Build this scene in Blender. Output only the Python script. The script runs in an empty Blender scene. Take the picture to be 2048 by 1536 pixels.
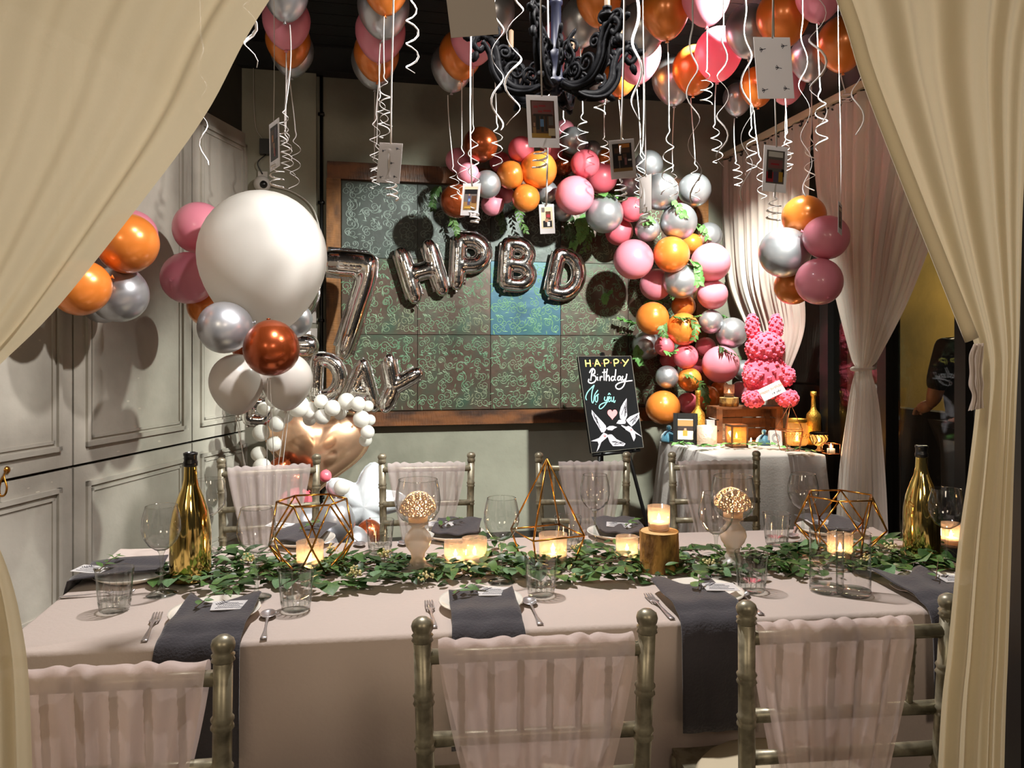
import bpy, math, random
from mathutils import Vector, Matrix, noise
random.seed(7)
R = math.radians
PI = math.pi
scene = bpy.context.scene
COL = scene.collection

# ------------------------------------------------------------------ camera, world, lights, exposure
F, CX, HY, HC = 1540.0, 1024.0, 700.0, 1.40      # focal length in pixels, image centre, eye line, eye height
cam_d = bpy.data.cameras.new('camera'); cam = bpy.data.objects.new('camera', cam_d); COL.objects.link(cam)
cam.location = (0, 0, HC); cam.rotation_euler = (R(90), 0, 0)
cam_d.sensor_width = 36; cam_d.lens = 36 * F / 2048; cam_d.shift_y = -68 / 2048
scene.camera = cam
scene.view_settings.view_transform = 'Standard'; scene.view_settings.look = 'None'
scene.view_settings.gamma = 1; scene.view_settings.use_curve_mapping = False
scene.view_settings.exposure = 0.0
scene.cycles.transparent_max_bounces = 32
scene.cycles.max_bounces = 10
scene.cycles.caustics_reflective = False
scene.cycles.sample_clamp_indirect = 6

w = bpy.data.worlds.new('world'); scene.world = w; w.use_nodes = True
w.node_tree.nodes['Background'].inputs[0].default_value = (0.55, 0.52, 0.50, 1)
w.node_tree.nodes['Background'].inputs[1].default_value = 0.05

def light(kind, name, loc, target, energy, color, size=0.1, spot=None, blend=0.6):
    d = bpy.data.lights.new(name, kind); o = bpy.data.objects.new(name, d); COL.objects.link(o)
    d.energy = energy; d.color = color
    o.location = loc
    if target is not None:
        o.rotation_euler = (Vector(target) - Vector(loc)).to_track_quat('-Z', 'Y').to_euler()
    if kind == 'AREA': d.shape = 'DISK'; d.size = size
    else: d.shadow_soft_size = size
    if kind == 'SPOT': d.spot_size = R(spot); d.spot_blend = blend
    return o
# ceiling downlight over the table, ceiling spot on the balloon arch, hall lamps behind the photographer, lamp outside the window
light('SPOT', 'table_downlight', (-0.35, 2.50, 3.35), (-0.05, 2.50, 0.0), 350, (1.0, 0.96, 0.94), 0.06, 112, 0.6)
light('SPOT', 'arch_spot', (1.30, 4.15, 3.28), (0.10, 5.5, 0.55), 700, (0.95, 1.0, 0.91), 0.05, 96, 0.4)
light('SPOT', 'board_fill_spot', (1.60, 2.60, 3.20), (-0.25, 5.4, 1.05), 1100, (0.96, 1.0, 0.93), 0.05, 52, 0.3)  # added fill, cone narrowed to brighten the tiled board
light('SPOT', 'left_wall_spot', (0.9, 2.5, 3.25), (-2.2, 3.9, 1.1), 450, (1.0, 0.96, 0.92), 0.05, 64, 0.6)
light('AREA', 'hall_lamp_right', (1.0, -1.3, 2.7), (0.1, 2.2, 0.9), 23, (1.0, 0.81, 0.62), 0.7)
light('AREA', 'hall_lamp_left', (-1.5, -1.6, 2.8), (-0.3, 2.6, 1.4), 25, (1.0, 0.84, 0.62), 0.9)
light('POINT', 'street_lamp_light', (3.35, 6.2, 2.3), None, 75, (1.0, 0.86, 0.56), 0.12)

# ------------------------------------------------------------------ pixels of the 2048x1536 photograph to points at a known distance
def P(x, y, d): return Vector(((x - CX) * d / F, d, HC - (y - HY) * d / F))
TZ = 0.75
def T(x, y, z=TZ):
    d = F * (HC - z) / (y - HY)
    return Vector(((x - CX) * d / F, d, z))
WU, WN = Vector((0.978, 0.208, 0)), Vector((0.208, -0.978, 0))     # back wall: along it, out of it
W0 = Vector((0, 5.52, 0))
def wall_s(x):
    r = (x - CX) / F
    return 5.52 * r / (0.978 - 0.208 * r)
def wall_d(x): return 5.52 + 0.208 * wall_s(x)
def WB(s, z, out=0.0): return W0 + WU * s + WN * out + Vector((0, 0, z))
RW0, RWU, RWN = Vector((1.643, 5.87, 0)), Vector((0.208, -0.978, 0)), Vector((-0.978, -0.208, 0))   # right wall
def WR(t, z, out=0.0): return RW0 + RWU * t + RWN * out + Vector((0, 0, z))
LW0, LWU, LWN = Vector((-1.751, 5.147, 0)), Vector((-0.1597, -0.987, 0)), Vector((0.987, -0.1597, 0))  # left wall
def WL(t, z, out=0.0): return LW0 + LWU * t + LWN * out + Vector((0, 0, z))

# ------------------------------------------------------------------ mesh builder
class MB:
    def __init__(s): s.v = []; s.f = []; s.m = []; s.cur = 0
    def add(s, vs, fs):
        n = len(s.v); s.v += [tuple(p) for p in vs]
        s.f += [tuple(i + n for i in f) for f in fs]; s.m += [s.cur] * len(fs); return s
    def box(s, c, sz, M=None):
        x, y, z = sz[0] / 2, sz[1] / 2, sz[2] / 2
        vs = [Vector((a * x, b * y, e * z)) for a in (-1, 1) for b in (-1, 1) for e in (-1, 1)]
        if M is not None: vs = [M @ p for p in vs]
        vs = [p + Vector(c) for p in vs]
        return s.add(vs, [(0, 1, 3, 2), (4, 6, 7, 5), (0, 4, 5, 1), (2, 3, 7, 6), (0, 2, 6, 4), (1, 5, 7, 3)])
    def slab(s, o, u, n, s0, s1, z0, z1, t0, t1):
        """box on a wall: from s0 to s1 along u, z0 to z1 up, t0 to t1 out along n"""
        vs = [o + u * a + n * b + Vector((0, 0, c)) for a in (s0, s1) for b in (t0, t1) for c in (z0, z1)]
        return s.add(vs, [(0, 1, 3, 2), (4, 6, 7, 5), (0, 4, 5, 1), (2, 3, 7, 6), (0, 2, 6, 4), (1, 5, 7, 3)])
    def tube(s, pts, r, seg=8, cap=True, closed=False, flat=None):
        pts = [Vector(p) for p in pts]; n = len(pts)
        rs = r if isinstance(r, (list, tuple)) else [r] * n
        vs = []; up = None
        for i, p in enumerate(pts):
            if closed: t = pts[(i + 1) % n] - pts[i - 1]
            else: t = pts[min(i + 1, n - 1)] - pts[max(i - 1, 0)]
            if t.length < 1e-9: t = Vector((0, 0, 1))
            t.normalize()
            if up is None:
                up = Vector((0, 0, 1)) if abs(t.z) < 0.9 else Vector((1, 0, 0))
                if flat is not None and abs(Vector(flat).dot(t)) < 0.98: up = Vector(flat)
            up = (up - t * up.dot(t))
            if up.length < 1e-6: up = t.orthogonal()
            up.normalize(); sd = t.cross(up)
            k = 0.3 if flat is not None else 1.0
            for j in range(seg):
                a = 2 * PI * j / seg
                vs.append(p + up * (math.cos(a) * rs[i] * k) + sd * (math.sin(a) * rs[i]))
        fs = []
        for i in range(n if closed else n - 1):
            i2 = (i + 1) % n
            for j in range(seg):
                k = (j + 1) % seg
                fs.append((i * seg + j, i * seg + k, i2 * seg + k, i2 * seg + j))
        if cap and not closed:
            fs.append(tuple(range(seg))[::-1]); fs.append(tuple((n - 1) * seg + j for j in range(seg)))
        return s.add(vs, fs)
    def lathe(s, prof, seg=20, c=(0, 0, 0), flute=0.0, nfl=0):
        c = Vector(c); vs = []; fs = []
        for r, z in prof:
            for j in range(seg):
                a = 2 * PI * j / seg
                rr = r * (1 + flute * math.cos(nfl * a)) if nfl else r
                vs.append(c + Vector((math.cos(a) * rr, math.sin(a) * rr, z)))
        for i in range(len(prof) - 1):
            for j in range(seg):
                k = (j + 1) % seg
                fs.append((i * seg + j, i * seg + k, (i + 1) * seg + k, (i + 1) * seg + j))
        return s.add(vs, fs)
    def ball(s, c, rad, seg=12, rings=8, sc=(1, 1, 1), bump=0.0, freq=6.0, M=None):
        c = Vector(c); prof = []
        vs = []; fs = []
        for i in range(rings + 1):
            ph = PI * i / rings
            for j in range(seg):
                a = 2 * PI * j / seg
                d = Vector((math.sin(ph) * math.cos(a), math.sin(ph) * math.sin(a), math.cos(ph)))
                k = rad
                q = Vector((d.x * sc[0], d.y * sc[1], d.z * sc[2]))
                if bump: k *= 1 + bump * noise.noise((c + q * rad) * freq)
                q = q * k
                if M is not None: q = M @ q
                vs.append(c + q)
        for i in range(rings):
            for j in range(seg):
                k = (j + 1) % seg
                fs.append((i * seg + j, (i + 1) * seg + j, (i + 1) * seg + k, i * seg + k))
        return s.add(vs, fs)
    def grid(s, fn, nu, nv):
        vs = [fn(i / nu, j / nv) for j in range(nv + 1) for i in range(nu + 1)]
        fs = [(j * (nu + 1) + i, j * (nu + 1) + i + 1, (j + 1) * (nu + 1) + i + 1, (j + 1) * (nu + 1) + i) for j in range(nv) for i in range(nu)]
        return s.add(vs, fs)
    def sheet(s, fn, nu, nv, th):
        """grid with a real thickness th"""
        P0 = [[Vector(fn(i / nu, j / nv)) for i in range(nu + 1)] for j in range(nv + 1)]
        vs = []; N = (nu + 1) * (nv + 1)
        nr = []
        for j in range(nv + 1):
            for i in range(nu + 1):
                a = P0[j][min(i + 1, nu)] - P0[j][max(i - 1, 0)]; b = P0[min(j + 1, nv)][i] - P0[max(j - 1, 0)][i]
                n = a.cross(b); n = n.normalized() if n.length > 1e-9 else Vector((0, 0, 1))
                vs.append(P0[j][i]); nr.append(P0[j][i] - n * th)
        vs += nr; fs = []
        ix = lambda i, j: j * (nu + 1) + i
        for j in range(nv):
            for i in range(nu):
                q = (ix(i, j), ix(i + 1, j), ix(i + 1, j + 1), ix(i, j + 1))
                fs.append(q); fs.append(tuple(N + k for k in q[::-1]))
        for i in range(nu):
            fs.append((ix(i + 1, 0), ix(i, 0), N + ix(i, 0), N + ix(i + 1, 0)))
            fs.append((ix(i, nv), ix(i + 1, nv), N + ix(i + 1, nv), N + ix(i, nv)))
        for j in range(nv):
            fs.append((ix(0, j), ix(0, j + 1), N + ix(0, j + 1), N + ix(0, j)))
            fs.append((ix(nu, j + 1), ix(nu, j), N + ix(nu, j), N + ix(nu, j + 1)))
        return s.add(vs, fs)
    def poly(s, pts, th=None):
        return s.add(pts, [tuple(range(len(pts)))])
    def mesh(s, name, mats, smooth=True):
        me = bpy.data.meshes.new(name); me.from_pydata(s.v, [], s.f)
        for m in (mats if isinstance(mats, (list, tuple)) else [mats]): me.materials.append(m)
        if any(s.m): me.polygons.foreach_set('material_index', s.m)
        me.polygons.foreach_set('use_smooth', [smooth] * len(s.f)); me.update()
        return me

def link(name, me, parent=None, loc=None, rot=None, sc=None):
    o = bpy.data.objects.new(name, me); COL.objects.link(o)
    if parent is not None: o.parent = parent
    if loc is not None: o.location = loc
    if rot is not None: o.rotation_euler = rot
    if sc is not None: o.scale = (sc, sc, sc) if isinstance(sc, (int, float)) else sc
    return o
def obj(name, mb, m, parent=None, loc=None, rot=None, sc=None, smooth=True):
    return link(name, mb.mesh(name, m, smooth), parent, loc, rot, sc)
def tag(o, label=None, cat=None, group=None, kind=None):
    if label: o['label'] = label
    if cat: o['category'] = cat
    if group: o['group'] = group
    if kind: o['kind'] = kind
    return o
def thing(name, label, cat, loc=(0, 0, 0), rot=(0, 0, 0), group=None, sc=1.0):
    o = bpy.data.objects.new(name, None); COL.objects.link(o); o.empty_display_size = 0.05
    o.location = loc; o.rotation_euler = rot; o.scale = (sc, sc, sc)
    return tag(o, label, cat, group)
KIDS = {}
def kids(o): return [c for c in bpy.data.objects if c.parent is o]
def copy_tree(o, parent=None):
    ch = list(o.children)
    c = o.copy(); COL.objects.link(c)
    if parent is not None: c.parent = parent
    for k in ch: copy_tree(k, c)
    return c
def structure(o): o['kind'] = 'structure'; return o
def cr(pts, n=6, closed=False):
    """Catmull-Rom through pts"""
    pts = [Vector(p) for p in pts]; out = []; N = len(pts)
    for i in range(N if closed else N - 1):
        p1, p2 = pts[i], pts[(i + 1) % N]
        p0 = pts[i - 1] if (i > 0 or closed) else p1 * 2 - p2
        p3 = pts[(i + 2) % N] if (i + 2 < N or closed) else p2 * 2 - p1
        for k in range(n):
            t = k / n
            out.append(0.5 * ((2 * p1) + (p2 - p0) * t + (2 * p0 - 5 * p1 + 4 * p2 - p3) * t * t + (3 * p1 - p0 - 3 * p2 + p3) * t ** 3))
    if not closed: out.append(pts[-1])
    return out

# ------------------------------------------------------------------ materials
def lin(c):
    if isinstance(c, str):
        c = c.lstrip('#'); c = [int(c[i:i + 2], 16) / 255 for i in (0, 2, 4)]
        return tuple(x / 12.92 if x <= 0.04045 else ((x + 0.055) / 1.055) ** 2.4 for x in c)
    return tuple(c)
def mat(name, color, rough=0.5, metal=0.0, bump=None, mottle=None, coat=0.0, sheen=0.0, spec=None, emit=None, trans=0.0, alpha=1.0, rvar=0.0):
    """bump=(scale, strength[, stretch]) ; mottle=(scale, other colour, low, high[, stretch])"""
    m = bpy.data.materials.new(name); m.use_nodes = True; nt = m.node_tree; N = nt.nodes; L = nt.links
    b = N['Principled BSDF']; c = lin(color)
    b.inputs['Base Color'].default_value = (*c, 1); b.inputs['Roughness'].default_value = rough; b.inputs['Metallic'].default_value = metal
    if coat: b.inputs['Coat Weight'].default_value = coat; b.inputs['Coat Roughness'].default_value = 0.12
    if sheen: b.inputs['Sheen Weight'].default_value = sheen
    if spec is not None: b.inputs['Specular IOR Level'].default_value = spec
    if emit: b.inputs['Emission Color'].default_value = (*lin(emit[0]), 1); b.inputs['Emission Strength'].default_value = emit[1]
    tc = None
    def coords(stretch):
        nonlocal tc
        if tc is None: tc = N.new('ShaderNodeTexCoord')
        mp = N.new('ShaderNodeMapping'); L.new(tc.outputs['Object'], mp.inputs['Vector']); mp.inputs['Scale'].default_value = stretch or (1, 1, 1)
        return mp.outputs['Vector']
    if mottle:
        nz = N.new('ShaderNodeTexNoise'); nz.inputs['Scale'].default_value = mottle[0]; nz.inputs['Detail'].default_value = 6
        L.new(coords(mottle[4] if len(mottle) > 4 else None), nz.inputs['Vector'])
        rp = N.new('ShaderNodeValToRGB'); e = rp.color_ramp.elements
        e[0].position = mottle[2]; e[0].color = (*c, 1); e[1].position = mottle[3]; e[1].color = (*lin(mottle[1]), 1)
        L.new(nz.outputs['Fac'], rp.inputs['Fac']); L.new(rp.outputs['Color'], b.inputs['Base Color'])
        if rvar:
            mr = N.new('ShaderNodeMapRange'); L.new(nz.outputs['Fac'], mr.inputs['Value'])
            mr.inputs['To Min'].default_value = rough - rvar; mr.inputs['To Max'].default_value = rough + rvar; L.new(mr.outputs['Result'], b.inputs['Roughness'])
    if bump:
        nz2 = N.new('ShaderNodeTexNoise'); nz2.inputs['Scale'].default_value = bump[0]; nz2.inputs['Detail'].default_value = 3
        L.new(coords(bump[2] if len(bump) > 2 else None), nz2.inputs['Vector'])
        bp = N.new('ShaderNodeBump'); bp.inputs['Strength'].default_value = bump[1]; bp.inputs['Distance'].default_value = 0.01
        L.new(nz2.outputs['Fac'], bp.inputs['Height']); L.new(bp.outputs['Normal'], b.inputs['Normal'])
    if trans or alpha < 1:
        out = N['Material Output']; sh = b.outputs[0]
        if trans:
            tr = N.new('ShaderNodeBsdfTranslucent'); tr.inputs['Color'].default_value = (*c, 1)
            mx = N.new('ShaderNodeMixShader'); mx.inputs[0].default_value = trans; L.new(sh, mx.inputs[1]); L.new(tr.outputs[0], mx.inputs[2]); sh = mx.outputs[0]
        if alpha < 1:
            tp = N.new('ShaderNodeBsdfTransparent')
            mx = N.new('ShaderNodeMixShader'); mx.inputs[0].default_value = alpha; L.new(tp.outputs[0], mx.inputs[1]); L.new(sh, mx.inputs[2]); sh = mx.outputs[0]
        L.new(sh, out.inputs['Surface'])
    return m
def thin_glass(name, tint=(1, 1, 1), edge=0.35, rough=0.02, refl=1.0, haze=0.0, hazecol=(1, 1, 1)):
    """thin-walled clear glass: see-through face on, reflecting at grazing angles"""
    m = bpy.data.materials.new(name); m.use_nodes = True; nt = m.node_tree; N = nt.nodes; L = nt.links
    N.remove(N['Principled BSDF']); out = N['Material Output']
    tp = N.new('ShaderNodeBsdfTransparent'); gl = N.new('ShaderNodeBsdfGlossy'); gl.inputs['Roughness'].default_value = rough
    lw = N.new('ShaderNodeLayerWeight'); lw.inputs['Blend'].default_value = 0.35
    rp = N.new('ShaderNodeValToRGB'); e = rp.color_ramp.elements
    e[0].position = 0.35; e[0].color = (*tint, 1); e[1].position = 0.95; e[1].color = (*[t * (1 - edge) for t in tint], 1)
    L.new(lw.outputs['Facing'], rp.inputs['Fac']); L.new(rp.outputs['Color'], tp.inputs['Color'])
    fr = N.new('ShaderNodeValToRGB'); e2 = fr.color_ramp.elements; e2[0].position = 0.25; e2[0].color = (0.085 * refl,) * 3 + (1,); e2[1].position = 1.0; e2[1].color = (0.85 * refl,) * 3 + (1,)
    L.new(lw.outputs['Facing'], fr.inputs['Fac'])
    mx = N.new('ShaderNodeMixShader'); L.new(fr.outputs[0], mx.inputs[0]); L.new(tp.outputs[0], mx.inputs[1]); L.new(gl.outputs[0], mx.inputs[2])
    sh = mx.outputs[0]
    if haze:
        df = N.new('ShaderNodeBsdfDiffuse'); df.inputs[0].default_value = (*hazecol, 1)
        tl = N.new('ShaderNodeBsdfTranslucent'); tl.inputs[0].default_value = (*hazecol, 1)
        m1 = N.new('ShaderNodeMixShader'); m1.inputs[0].default_value = 0.5; L.new(df.outputs[0], m1.inputs[1]); L.new(tl.outputs[0], m1.inputs[2])
        m2 = N.new('ShaderNodeMixShader'); m2.inputs[0].default_value = haze; L.new(sh, m2.inputs[1]); L.new(m1.outputs[0], m2.inputs[2]); sh = m2.outputs[0]
    L.new(sh, out.inputs['Surface'])
    return m

M = {}
M['floor'] = mat('floor_tile', '#4a4038', 0.5, mottle=(3, '#332c27', 0.35, 0.65))
M['ceiling'] = mat('black_painted_board', '#0e0d0d', 0.75, bump=(30, 0.2))
M['wall'] = mat('grey_plaster', '#989686', 0.85, bump=(18, 0.25), mottle=(1.6, '#7f7d6f', 0.4, 0.7))
M['wall_up'] = mat('dark_olive_plaster', '#3b382f', 0.9, bump=(14, 0.2), mottle=(2.2, '#2c2a25', 0.4, 0.7))
M['panel'] = mat('worn_grey_paint', '#b3ada1', 0.62, bump=(25, 0.18), mottle=(2.6, '#9b958a', 0.40, 0.66))
M['chip'] = mat('chipped_paint', '#c4bdae', 0.8)
M['gap'] = mat('dark_gap', '#15120f', 0.9)
M['black_frame'] = mat('black_window_frame', '#0b0a0a', 0.45)
M['wood'] = mat('worn_wood_frame', '#8a5a2c', 0.55, bump=(14, 0.4, (1, 1, 8)), mottle=(5, '#4a2c14', 0.42, 0.68, (3, 3, 1)))
M['wood_h'] = mat('worn_wood_rail', '#74441f', 0.55, bump=(14, 0.4, (8, 1, 1)), mottle=(3.5, '#341c0d', 0.40, 0.62, (1, 1, 3)))
M['tile'] = mat('bronze_green_tile', '#4e3d32', 0.42, 0.25, bump=(9, 0.3), mottle=(5, '#3c5040', 0.45, 0.72))
M['tile_dark'] = mat('dark_slate_tile', '#3a3f3c', 0.45, 0.25, bump=(9, 0.3), mottle=(5, '#3b4540', 0.45, 0.72))
M['tile_blue'] = mat('blue_tile', '#2a566a', 0.4, 0.2, bump=(9, 0.2), mottle=(5, '#2f5f5a', 0.45, 0.72))
M['scroll'] = mat('verdigris_scroll', '#5c8263', 0.5, 0.1, mottle=(4, '#76785f', 0.4, 0.7))
M['scroll_dark'] = mat('grey_green_scroll', '#6f7b74', 0.5, 0.1)
M['scroll_blue'] = mat('bright_green_scroll', '#64906c', 0.5, 0.1)
M['cloth'] = mat('beige_tablecloth', '#c1b2a9', 0.9, bump=(90, 0.12), sheen=0.2)
M['cloth_grey'] = mat('grey_tablecloth', '#a79d98', 0.9, bump=(90, 0.12), sheen=0.2)
M['napkin'] = mat('charcoal_napkin', '#343137', 0.9, bump=(160, 0.25), sheen=0.3)
M['plate'] = mat('white_china', '#ece6da', 0.18, coat=0.5)
M['card'] = mat('white_card', '#eae7e6', 0.7, trans=0.35)
M['card_grey'] = mat('unlit_card_grey', '#b9b2ac', 0.75)  # shade of a card back turned from the lamp is in this grey
M['ink'] = mat('grey_ink', '#4a4c58', 0.8)
M['steel'] = mat('cutlery_steel', '#d6d0d0', 0.3, 0.85)
M['glass'] = thin_glass('clear_glass', (0.965, 0.965, 0.965), 0.7)
M['glass_base'] = thin_glass('thick_glass', (0.93, 0.95, 0.93), 0.55, 0.04)
M['frost'] = thin_glass('frosted_glass', (0.95, 0.93, 0.9), 0.3, 0.3, haze=0.55, hazecol=(0.86, 0.80, 0.74))
M['votive'] = thin_glass('votive_glass', (0.98, 0.93, 0.88), 0.4, 0.08, haze=0.17, hazecol=(0.95, 0.80, 0.66))
M['amber'] = thin_glass('amber_glass', (0.95, 0.72, 0.36), 0.4, 0.1, haze=0.25, hazecol=(0.9, 0.6, 0.25))
M['pane'] = thin_glass('window_pane', (0.95, 0.95, 0.93), 0.05, 0.01, refl=0.35)
M['wax'] = mat('candle_wax', '#f1dcc0', 0.5, trans=0.4)
M['flame'] = mat('candle_flame', '#ffb060', 0.5, emit=('#ffc888', 70))
M['gold_wire'] = mat('gold_wire', '#b07a34', 0.28, 1.0)
M['gold_bottle'] = mat('gold_chrome_glass', '#e6c877', 0.09, 1.0, bump=(9, 0.45, (1, 1, .4)))
M['gold_paint'] = mat('gold_glitter_paint', '#c99b42', 0.38, 0.85, bump=(160, 0.5))
M['black'] = mat('black_plastic', '#0c0b0c', 0.35)
M['iron'] = mat('black_cast_iron', '#08080a', 0.55, 0.0, bump=(40, 0.2), spec=0.06)
M['iron_blue'] = mat('dark_navy_iron', '#0b0e20', 0.5, 0.0, spec=0.3)
M['chair'] = mat('antique_silver_chair', '#9c957f', 0.38, 0.45, mottle=(40, '#6a6453', 0.45, 0.75))
M['organza'] = mat('blush_organza', '#f6e2dc', 0.7, sheen=0.4, trans=0.35, alpha=0.62, bump=(200, 0.1))
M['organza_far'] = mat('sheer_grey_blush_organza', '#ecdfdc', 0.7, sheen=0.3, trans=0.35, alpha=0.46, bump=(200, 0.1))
M['rim'] = mat('board_rim', '#6d675d', 0.7)
M['cushion'] = mat('ivory_cushion', '#cdbfa2', 0.9)
M['drape'] = mat('cream_voile', '#dccfb0', 0.8, sheen=0.3, trans=0.35, alpha=0.96, bump=(120, 0.08))
M['curtain'] = mat('off_white_curtain', '#d3c6bb', 0.85, sheen=0.3, trans=0.25, bump=(120, 0.08))
M['ribbon'] = mat('white_satin_ribbon', '#efeae8', 0.3, sheen=0.2)
M['pink'] = mat('pearl_pink_latex', '#ee93a6', 0.38, coat=0.35, trans=0.12)
M['coral'] = mat('coral_pink_latex', '#ee6f7e', 0.34, coat=0.4, trans=0.12)
M['orange'] = mat('pearl_orange_latex', '#ea8636', 0.28, 0.25, coat=0.4)
M['copper'] = mat('copper_chrome_latex', '#a24a22', 0.24, 0.7, coat=0.3)
M['silver'] = mat('silver_chrome_latex', '#bcbdc2', 0.32, 0.72, coat=0.3)
M['pearl'] = mat('pearl_white_latex', '#e4ddd6', 0.36, coat=0.3, trans=0.2)
M['white'] = mat('matte_white_latex', '#ece9e2', 0.55, coat=0.04, trans=0.4, spec=0.25)
M['foil'] = mat('silver_foil', '#e9e4e0', 0.10, 1.0, bump=(7, 0.3))
M['foil_seam'] = mat('silver_foil_seam', '#c4c0bd', 0.14, 1.0, bump=(90, 0.5))
M['rose_foil'] = mat('rose_gold_foil', '#f2c4a0', 0.25, 0.85, bump=(6, 0.12))
M['white_foil'] = mat('white_foil', '#dfe3e8', 0.22, 0.25, coat=0.5, bump=(20, 0.2))
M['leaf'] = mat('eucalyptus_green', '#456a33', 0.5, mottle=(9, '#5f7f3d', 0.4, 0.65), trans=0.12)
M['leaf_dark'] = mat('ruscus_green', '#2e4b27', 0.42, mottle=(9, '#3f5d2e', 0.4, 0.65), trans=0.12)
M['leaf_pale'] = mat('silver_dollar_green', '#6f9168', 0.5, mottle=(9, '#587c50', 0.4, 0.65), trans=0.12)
M['leaf_lit'] = mat('lit_leaf_green', '#79b060', 0.5, mottle=(9, '#4f8a45', 0.4, 0.65), trans=0.15)  # brighter copy of the leaf green, lamplight put into the colour
M['stem'] = mat('twig_brown', '#5a4630', 0.7)
M['flower'] = mat('cream_flower_buds', '#d9cf9a', 0.8)
M['chalk'] = mat('blackboard', '#0b0b0d', 0.8, spec=0.2)
M['yellow_chalk'] = mat('yellow_chalk', '#e8df7c', 0.9)
M['white_chalk'] = mat('white_chalk', '#d9d4da', 0.9)
M['teal_chalk'] = mat('teal_chalk', '#8ad4cc', 0.9)
M['pink_chalk'] = mat('pink_chalk', '#ef8f92', 0.9)
M['red_chalk'] = mat('red_chalk', '#d66a3c', 0.9)
M['rabbit'] = mat('pink_foam_roses', '#ef5f7c', 0.85, sheen=0.3)
M['crate'] = mat('brown_crate_wood', '#7b4a26', 0.65, bump=(20, 0.4, (6, 1, 1)), mottle=(4, '#4b2a16', 0.4, 0.65, (1, 4, 4)))
M['bark'] = mat('pine_bark', '#b08440', 0.8, bump=(60, 0.9, (1, 1, 0.4)), mottle=(34, '#6b4a20', 0.42, 0.60, (1, 1, 0.4)))
M['cutwood'] = mat('cut_log_face', '#d6b076', 0.7, mottle=(12, '#b98d50', 0.4, 0.7))
M['pouch'] = mat('teal_organza_pouch', '#2f6478', 0.55, 0.1, sheen=0.5, bump=(60, 0.3))
M['copper_wire'] = mat('copper_wire', '#c4764a', 0.3, 1.0)
M['mercury'] = mat('mercury_glass', '#d9c6b4', 0.35, 0.35, bump=(60, 0.5), trans=0.35)
M['gold_plaster'] = mat('ochre_plaster', '#a5884a', 0.8, bump=(20, 0.4), mottle=(2.2, '#84703f', 0.38, 0.68))
M['pink_plaster'] = mat('faded_pink_plaster', '#8f6a62', 0.85, bump=(20, 0.4), mottle=(3.5, '#b7ab98', 0.45, 0.62))
M['skin'] = mat('skin', '#a8765a', 0.55)
M['shirt'] = mat('black_tshirt', '#0f0f11', 0.85, bump=(60, 0.1))
M['trousers'] = mat('dark_trousers', '#15151a', 0.85)
M['hair'] = mat('black_hair', '#0a0808', 0.5)
M['dark_outside'] = mat('dark_outside_tone', '#201d1b', 0.8)
M['camera_white'] = mat('white_plastic', '#c9c3bb', 0.4)
# ================================================================== the room
CEIL = 3.42
mb = MB().box((0.5, 2.2, -0.05), (9.5, 11.0, 0.1))
floor = structure(obj('floor', mb, M['floor'], smooth=False))
# ceiling: dark boards
mb = MB(); mb.slab(W0, WU, WN, -2.3, 2.6, CEIL + 0.03, CEIL + 0.12, -0.1, 5.9)
ceil = structure(obj('ceiling', mb, M['ceiling'], smooth=False))
plank = MB().slab(Vector(), WU, WN, -2.25, 2.5, 0, 0.026, 0.004, 0.156).mesh('plank', M['ceiling'], False)
for k in range(37):
    link('plank', plank, ceil, W0 + WN * (0.16 * k) + Vector((0, 0, CEIL)))
# back wall, a proud pier at its left end, dark beam under the ceiling
mb = MB(); mb.slab(W0, WU, WN, -1.95, 1.95, 0, CEIL + 0.1, -0.15, 0.0)
wall_back = structure(obj('wall_back', mb, M['wall'], smooth=False))
mb = MB(); mb.slab(W0, WU, WN, -1.9, -1.36, 0, CEIL, 0.0, 0.06)
structure(obj('trim_1', mb, M['wall'], smooth=False))
mb = MB(); mb.slab(W0, WU, WN, -1.9, 1.8, CEIL - 0.16, CEIL, 0.0, 0.12)
structure(obj('trim_2', mb, M['ceiling'], smooth=False))
mb = MB(); mb.slab(W0, WU, WN, -1.9, 1.8, 0, 0.10, 0.0, 0.02)
structure(obj('baseboard_back', mb, M['wall_up'], smooth=False))
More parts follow.
